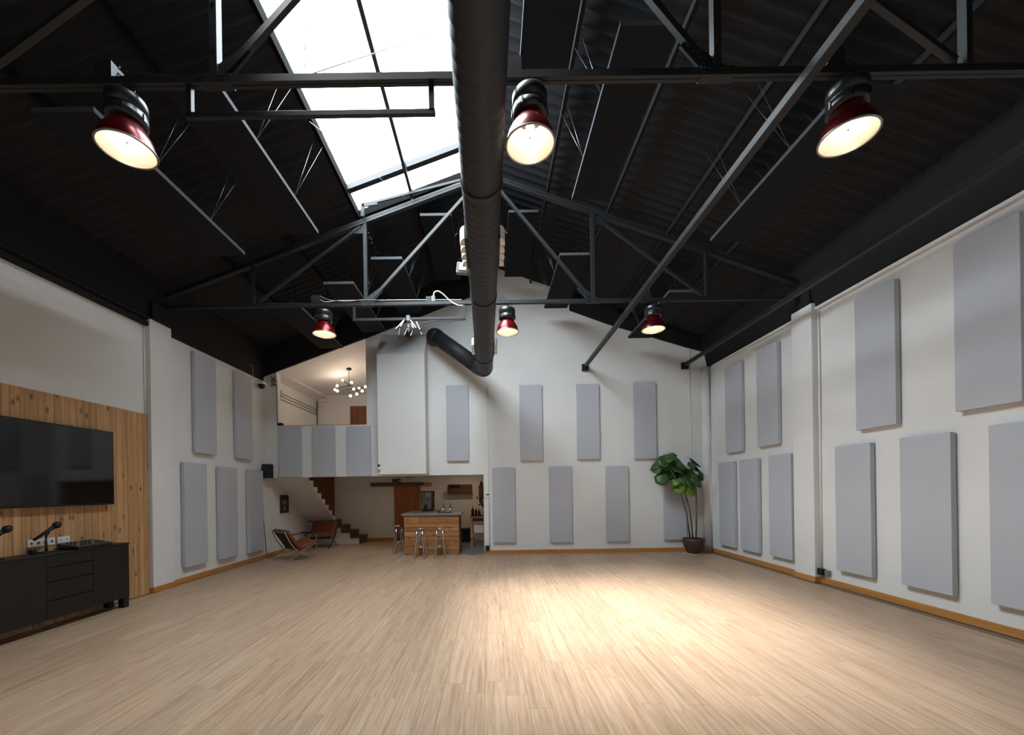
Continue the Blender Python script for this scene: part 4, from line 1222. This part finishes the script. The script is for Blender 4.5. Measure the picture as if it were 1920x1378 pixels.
for k in range(6):
    x = a.x + 0.08 + (b.x - a.x - 0.16) * k / 5
    g = MB().lathe([(0.028, 0), (0.03, -0.003), (0.004, -0.008), (0.004, -0.075), (0.02, -0.09), (0.034, -0.12), (0.032, -0.17)], 14).build('wine_glass', M['glass'])
    g.location = (x, 14.10, b.z - 0.0005)
    tag(g, ('first', 'second', 'third', 'fourth', 'fifth', 'sixth')[k] + ' stemmed glass from the left hanging below the brown rack', 'glass', 'glasses hanging below the brown rack')
# kitchen cart
kx0, kx1, ky0, ky1, kz = at(880.5, 970, Y=12.4).x, 0.05, 12.35, 12.95, 0.93
kc = thing('kitchen_cart', 'narrow wooden table with legs behind the bar opening jamb', 'table', ((kx0 + kx1) / 2, 12.65, 0))
MB().box(kx0, kx1, ky0, ky1, kz - 0.06, kz).build('top', M['pine_h'], kc, bev=0.004)
for x in (kx0 + 0.02, kx1 - 0.3, kx1 - 0.09):
    for y in (ky0 + 0.02, ky1 - 0.09):
        MB().box(x, x + 0.07, y, y + 0.07, 0, kz - 0.06).build('leg', M['pine'], kc)
MB().box(kx0 + 0.09, kx1 - 0.09, ky0 + 0.03, ky1 - 0.03, 0.36, 0.42).build('lower_shelf', M['pine_h'], kc)
MB().box(kx0 + 0.09, kx1 - 0.09, ky0 + 0.04, ky0 + 0.06, kz - 0.16, kz - 0.06).build('apron', M['walnut'], kc)
ty = box('serving_tray', M['blackplastic'], kx0 + 0.03, kx0 + 0.38, 12.42, 12.78, kz + 0.0005, kz + 0.03, bev=0.004)
tag(ty, 'black tray on the narrow wooden table', 'tray')
for x, y, h, r, lb in ((0.09, 12.52, 0.26, 0.045, 'brown bottle on the black tray, leftmost and tallest'), (0.19, 12.55, 0.22, 0.04, 'brown bottle on the black tray, middle'), (0.29, 12.50, 0.18, 0.045, 'squat brown bottle on the black tray, rightmost')):
    bottle((kx0 + x, y, kz + 0.0305), h, r, 'brownglass', lb)
vs_ = thing('vase_plant', 'dark dried branch with leaves in a vase on the wooden table', 'plant', (kx0 + 0.47, 12.6, kz))
MB().lathe([(0.001, 0.0005), (0.05, 0.0005), (0.06, 0.08), (0.035, 0.16), (0.04, 0.2), (0.001, 0.19)], 16, (kx0 + 0.47, 12.6, kz)).build('vase', M['greyplastic'], vs_)
for k, (dx, dz) in enumerate(((-0.22, 0.52), (-0.12, 0.36), (-0.05, 0.44), (0.03, 0.5), (-0.17, 0.42))):
    p = Vector((kx0 + 0.47, 12.6, kz + 0.18)); q = Vector((kx0 + 0.47 + dx, 12.58 - 0.02 * k, kz + dz))
    MB().tube([p, (p + q) / 2 + Vector((0, 0, 0.03)), q], 0.006, 6).build('twig', M['darkleaf'], vs_)
    for j in range(3):
        c = p.lerp(q, 0.55 + 0.22 * j)
        a_ = Vector((random.uniform(-1, 1), -0.3, random.uniform(-0.5, 0.9))).normalized() * 0.11
        n_ = a_.cross(Vector((0, 1, 0))).normalized() * 0.025
        MB().add([c, c + a_ * 0.5 + n_, c + a_, c + a_ * 0.5 - n_, c + a_ * 0.5 + Vector((0, -0.006, 0))], [(0, 1, 4), (1, 2, 4), (2, 3, 4), (3, 0, 4)]).build('leaf', M['darkleaf'], vs_)
a = at(902, 911, Y=14.05)
wk = thing('wall_cabinet', 'narrow dark wall cupboard at the right end behind the bar', 'cupboard', (-0.2, 14.1, 1.42))
MB().box(at(897.5, 911, Y=14.0).x, 0.15, 14.0, YE - 0.001, 1.40, 1.86).build('body', M['walnut'], wk)
MB().box(at(896.5, 911, Y=13.98).x, 0.16, 13.98, YE - 0.001, 1.86, 1.88).build('top', M['walnut'], wk)
bottle((a.x, 14.1, 1.8805), 0.17, 0.045, 'brownglass', 'brown jar standing on the narrow wall cupboard', 'jar', name='jar')
a0, a1 = at(864, 1000, Y=13.5).x, at(882, 1000, Y=13.5).x
bn = thing('storage_bin', 'black lidded bin on the grey floor behind the bar', 'bin', ((a0 + a1) / 2, 13.7, 0))
MB().box(a0, a1, 13.5, 13.95, 0, 0.40).build('body', M['blackplastic'], bn, bev=0.015)
MB().box(a0 - 0.012, a1 + 0.012, 13.49, 13.96, 0.40, 0.44).build('lid', M['blackplastic'], bn, bev=0.01)
cl = box('water_crate', M['white'], kx0 + 0.12, kx1 - 0.12, 12.46, 12.84, 0.4205, 0.66, bev=0.01)
tag(cl, 'pale plastic crate on the lower shelf of the wooden table', 'crate')
# unseen bar room downlights; the second is added to brighten the table side
for dx_, dy_, lb in ((-3.3, 12.0, 'round white downlight in the bar room ceiling, nearer the stairs'), (-0.75, 13.2, 'added unseen downlight in the bar room ceiling, brightening the wooden table side')):
    dl = thing('ceiling_downlight', lb, 'light', (dx_, dy_, 2.34), group='bar room downlights')
    MB().lathe([(0.001, 2.34), (0.075, 2.34), (0.085, 2.348), (0.085, 2.359), (0.001, 2.359)], 20, (dx_, dy_, 0)).build('housing', M['white'], dl)
    MB().lathe([(0.001, 2.337), (0.06, 2.337), (0.06, 2.3395), (0.001, 2.3395)], 20, (dx_, dy_, 0)).build('diffuser', M['downlight'], dl)

# ================================================================ loft
cp_ = at(654, 691, Y=12.2)
chd = thing('chandelier', 'black branching chandelier with lit globe bulbs in the loft', 'chandelier', (cp_.x, 12.2, cp_.z - 1.0))
sx = (-5.72, 3.45)
zc_ = 5.13 - 0.10 * ((YE - 12.2) / (YE - YB - 0.19)) + ((cp_.x + 5.72) / 3.45) * ((YE - 12.2) / (YE - YB - 0.19)) * 1.25
MB().lathe([(0.001, -0.03), (0.07, -0.03), (0.08, -0.01), (0.08, 0.02), (0.001, 0.02)], 20, (cp_.x, 12.2, zc_)).build('canopy', M['blackplastic'], chd)
def cpt(px8, py8, dy): return at(500 + px8 / 4.307, 590 + py8 / 4.307, Y=12.2 + dy)
hub = cpt(660, 570, 0); nB = cpt(735, 605, -0.12); nC = cpt(588, 590, 0.1); nD = cpt(662, 600, -0.15)
hub.x = cp_.x
MB().tube([(cp_.x, 12.2, zc_ - 0.02), hub], 0.006, 8).build('stem', M['blackplastic'], chd)
for p, q in ((hub, nB), (hub, nC), (hub, nD), (nD, nB), (nD, cpt(590, 600, 0.2))):
    MB().tube([p, q], 0.011, 8).build('branch', M['blackplastic'], chd)
for (bx_, by_, dy, nd) in ((615, 530, 0.15, hub), (686, 548, -0.2, hub), (570, 574, 0.2, nC), (552, 605, 0.05, nC), (571, 616, -0.05, nC), (703, 600, -0.3, nD), (746, 595, 0.1, nB), (797, 583, -0.1, nB), (772, 617, -0.25, nB), (728, 640, -0.2, nB), (677, 656, -0.3, nD)):
    q = cpt(bx_, by_, dy)
    ar = MB().tube([nd, nd.lerp(q, 0.85)], 0.010, 8).build('arm', M['blackplastic'], chd)
    MB().tube([nd.lerp(q, 0.72), nd.lerp(q, 0.92)], 0.018, 10).build('socket', M['blackplastic'], ar)
    MB().sphere(q, 0.034, 14).build('bulb', M['bulb2'], ar)
# loft door, exit sign, conduits
a, b = at(657, 762, Y=YE), at(700, 762, Y=YE)
ld = box('door_2', M['loftdoor'], a.x, a.x + 0.95, YE - 0.045, YE - 0.001, 2.5, a.z)
struct(ld)
a, b = at(520.5, 732, X=XL + 0.01), at(531.0, 745.5, X=XL + 0.01)
es = thing('exit_sign', 'green emergency exit sign on the loft side wall', 'sign', (XL + 0.01, (a.y + b.y) / 2, b.z))
z0, z1 = b.z + 0.02, b.z + 0.185
MB().box(XL + 0.001, XL + 0.008, a.y, b.y, z0, z1).build('plate', M['greensign'], es)
L_ = b.y - a.y
fig = [(0.30, 0.62), (0.42, 0.70), (0.52, 0.62), (0.46, 0.45), (0.56, 0.22), (0.48, 0.18), (0.38, 0.38), (0.24, 0.26), (0.2, 0.34), (0.34, 0.48)]
MB().prism([(a.y + L_ * u, z0 + (z1 - z0) * v) for u, v in fig], XL + 0.008, XL + 0.009, 'yz').build('running_figure', M['paperwhite'], es)
MB().box(XL + 0.008, XL + 0.009, a.y + L_ * 0.66, a.y + L_ * 0.94, z0 + 0.015, z1 - 0.015).build('doorway_mark', M['paperwhite'], es)
for k, (p, q) in enumerate((((522, 722), (597, 764)), ((521, 727), (597, 767)), ((521, 731.5), (597, 770)))):
    A, B = at(*p, X=XL + 0.015), at(*q, X=XL + 0.015)
    zk = (A.z + B.z) / 2
    c_ = MB().tube([(XL + 0.014, YB + 0.3, 4.62 - 0.09 * k), (XL + 0.014, YE - 0.03, 4.62 - 0.09 * k)], 0.012, 8).build('cable_conduit', M['greyplastic'])
    tag(c_, ('highest', 'middle', 'lowest')[k] + ' of three thin conduits along the loft side wall', 'conduit')
c_ = MB().tube([(XL + 0.03, YE - 0.03, 2.5), (XL + 0.03, YE - 0.03, 4.9)], 0.022, 8).build('cable_conduit', M['greyplastic'])
tag(c_, 'upright conduit in the far corner of the loft', 'conduit')
jb = at(606, 751, Y=YE - 0.05)
j_ = box('junction_box', M['white'], jb.x - 0.12, jb.x + 0.12, YE - 0.09, YE - 0.001, jb.z - 0.05, jb.z + 0.05, bev=0.006)
tag(j_, 'white junction box near the loft ceiling corner', 'junction box')
a = at(513.5, 713, Y=YB - 0.05)
cb = thing('cable_bundle', 'grey cable boxes and loops atop the post at the loft edge', 'cables', (a.x, YB - 0.04, a.z - 0.2))
MB().box(a.x - 0.06, a.x + 0.06, YB - 0.07, YB - 0.001, a.z - 0.12, a.z + 0.1).build('box', M['greyplastic'], cb, bev=0.006)
for k in range(4):
    MB().tube([(a.x - 0.08, YB - 0.03, a.z - 0.16 + 0.07 * k), (a.x, YB - 0.085, a.z - 0.13 + 0.07 * k), (a.x + 0.08, YB - 0.03, a.z - 0.15 + 0.07 * k)], 0.009, 6).build('cable', M['white' if k % 2 else 'blackplastic'], cb)
MB().tube([(a.x + 0.06, YB - 0.014, ZP + 0.02), (a.x + 0.06, YB - 0.014, a.z)], 0.012, 8).build('drop_cable', M['greyplastic'], cb)
a = at(523, 794.5, Y=YB)
bb = box('small_speaker', M['blackplastic'], a.x - 0.09, a.x + 0.06, YB + 0.03, YB + 0.15, ZP + 0.0005, ZP + 0.09, bev=0.008)
tag(bb, 'small black box on the left end of the loft parapet', 'small box')
ph = struct(box('trim_7', M['skirt'], XLO + 0.01, XRO, YB - 0.004, YB + 0.2, ZP + 0.0, ZP + 0.012))
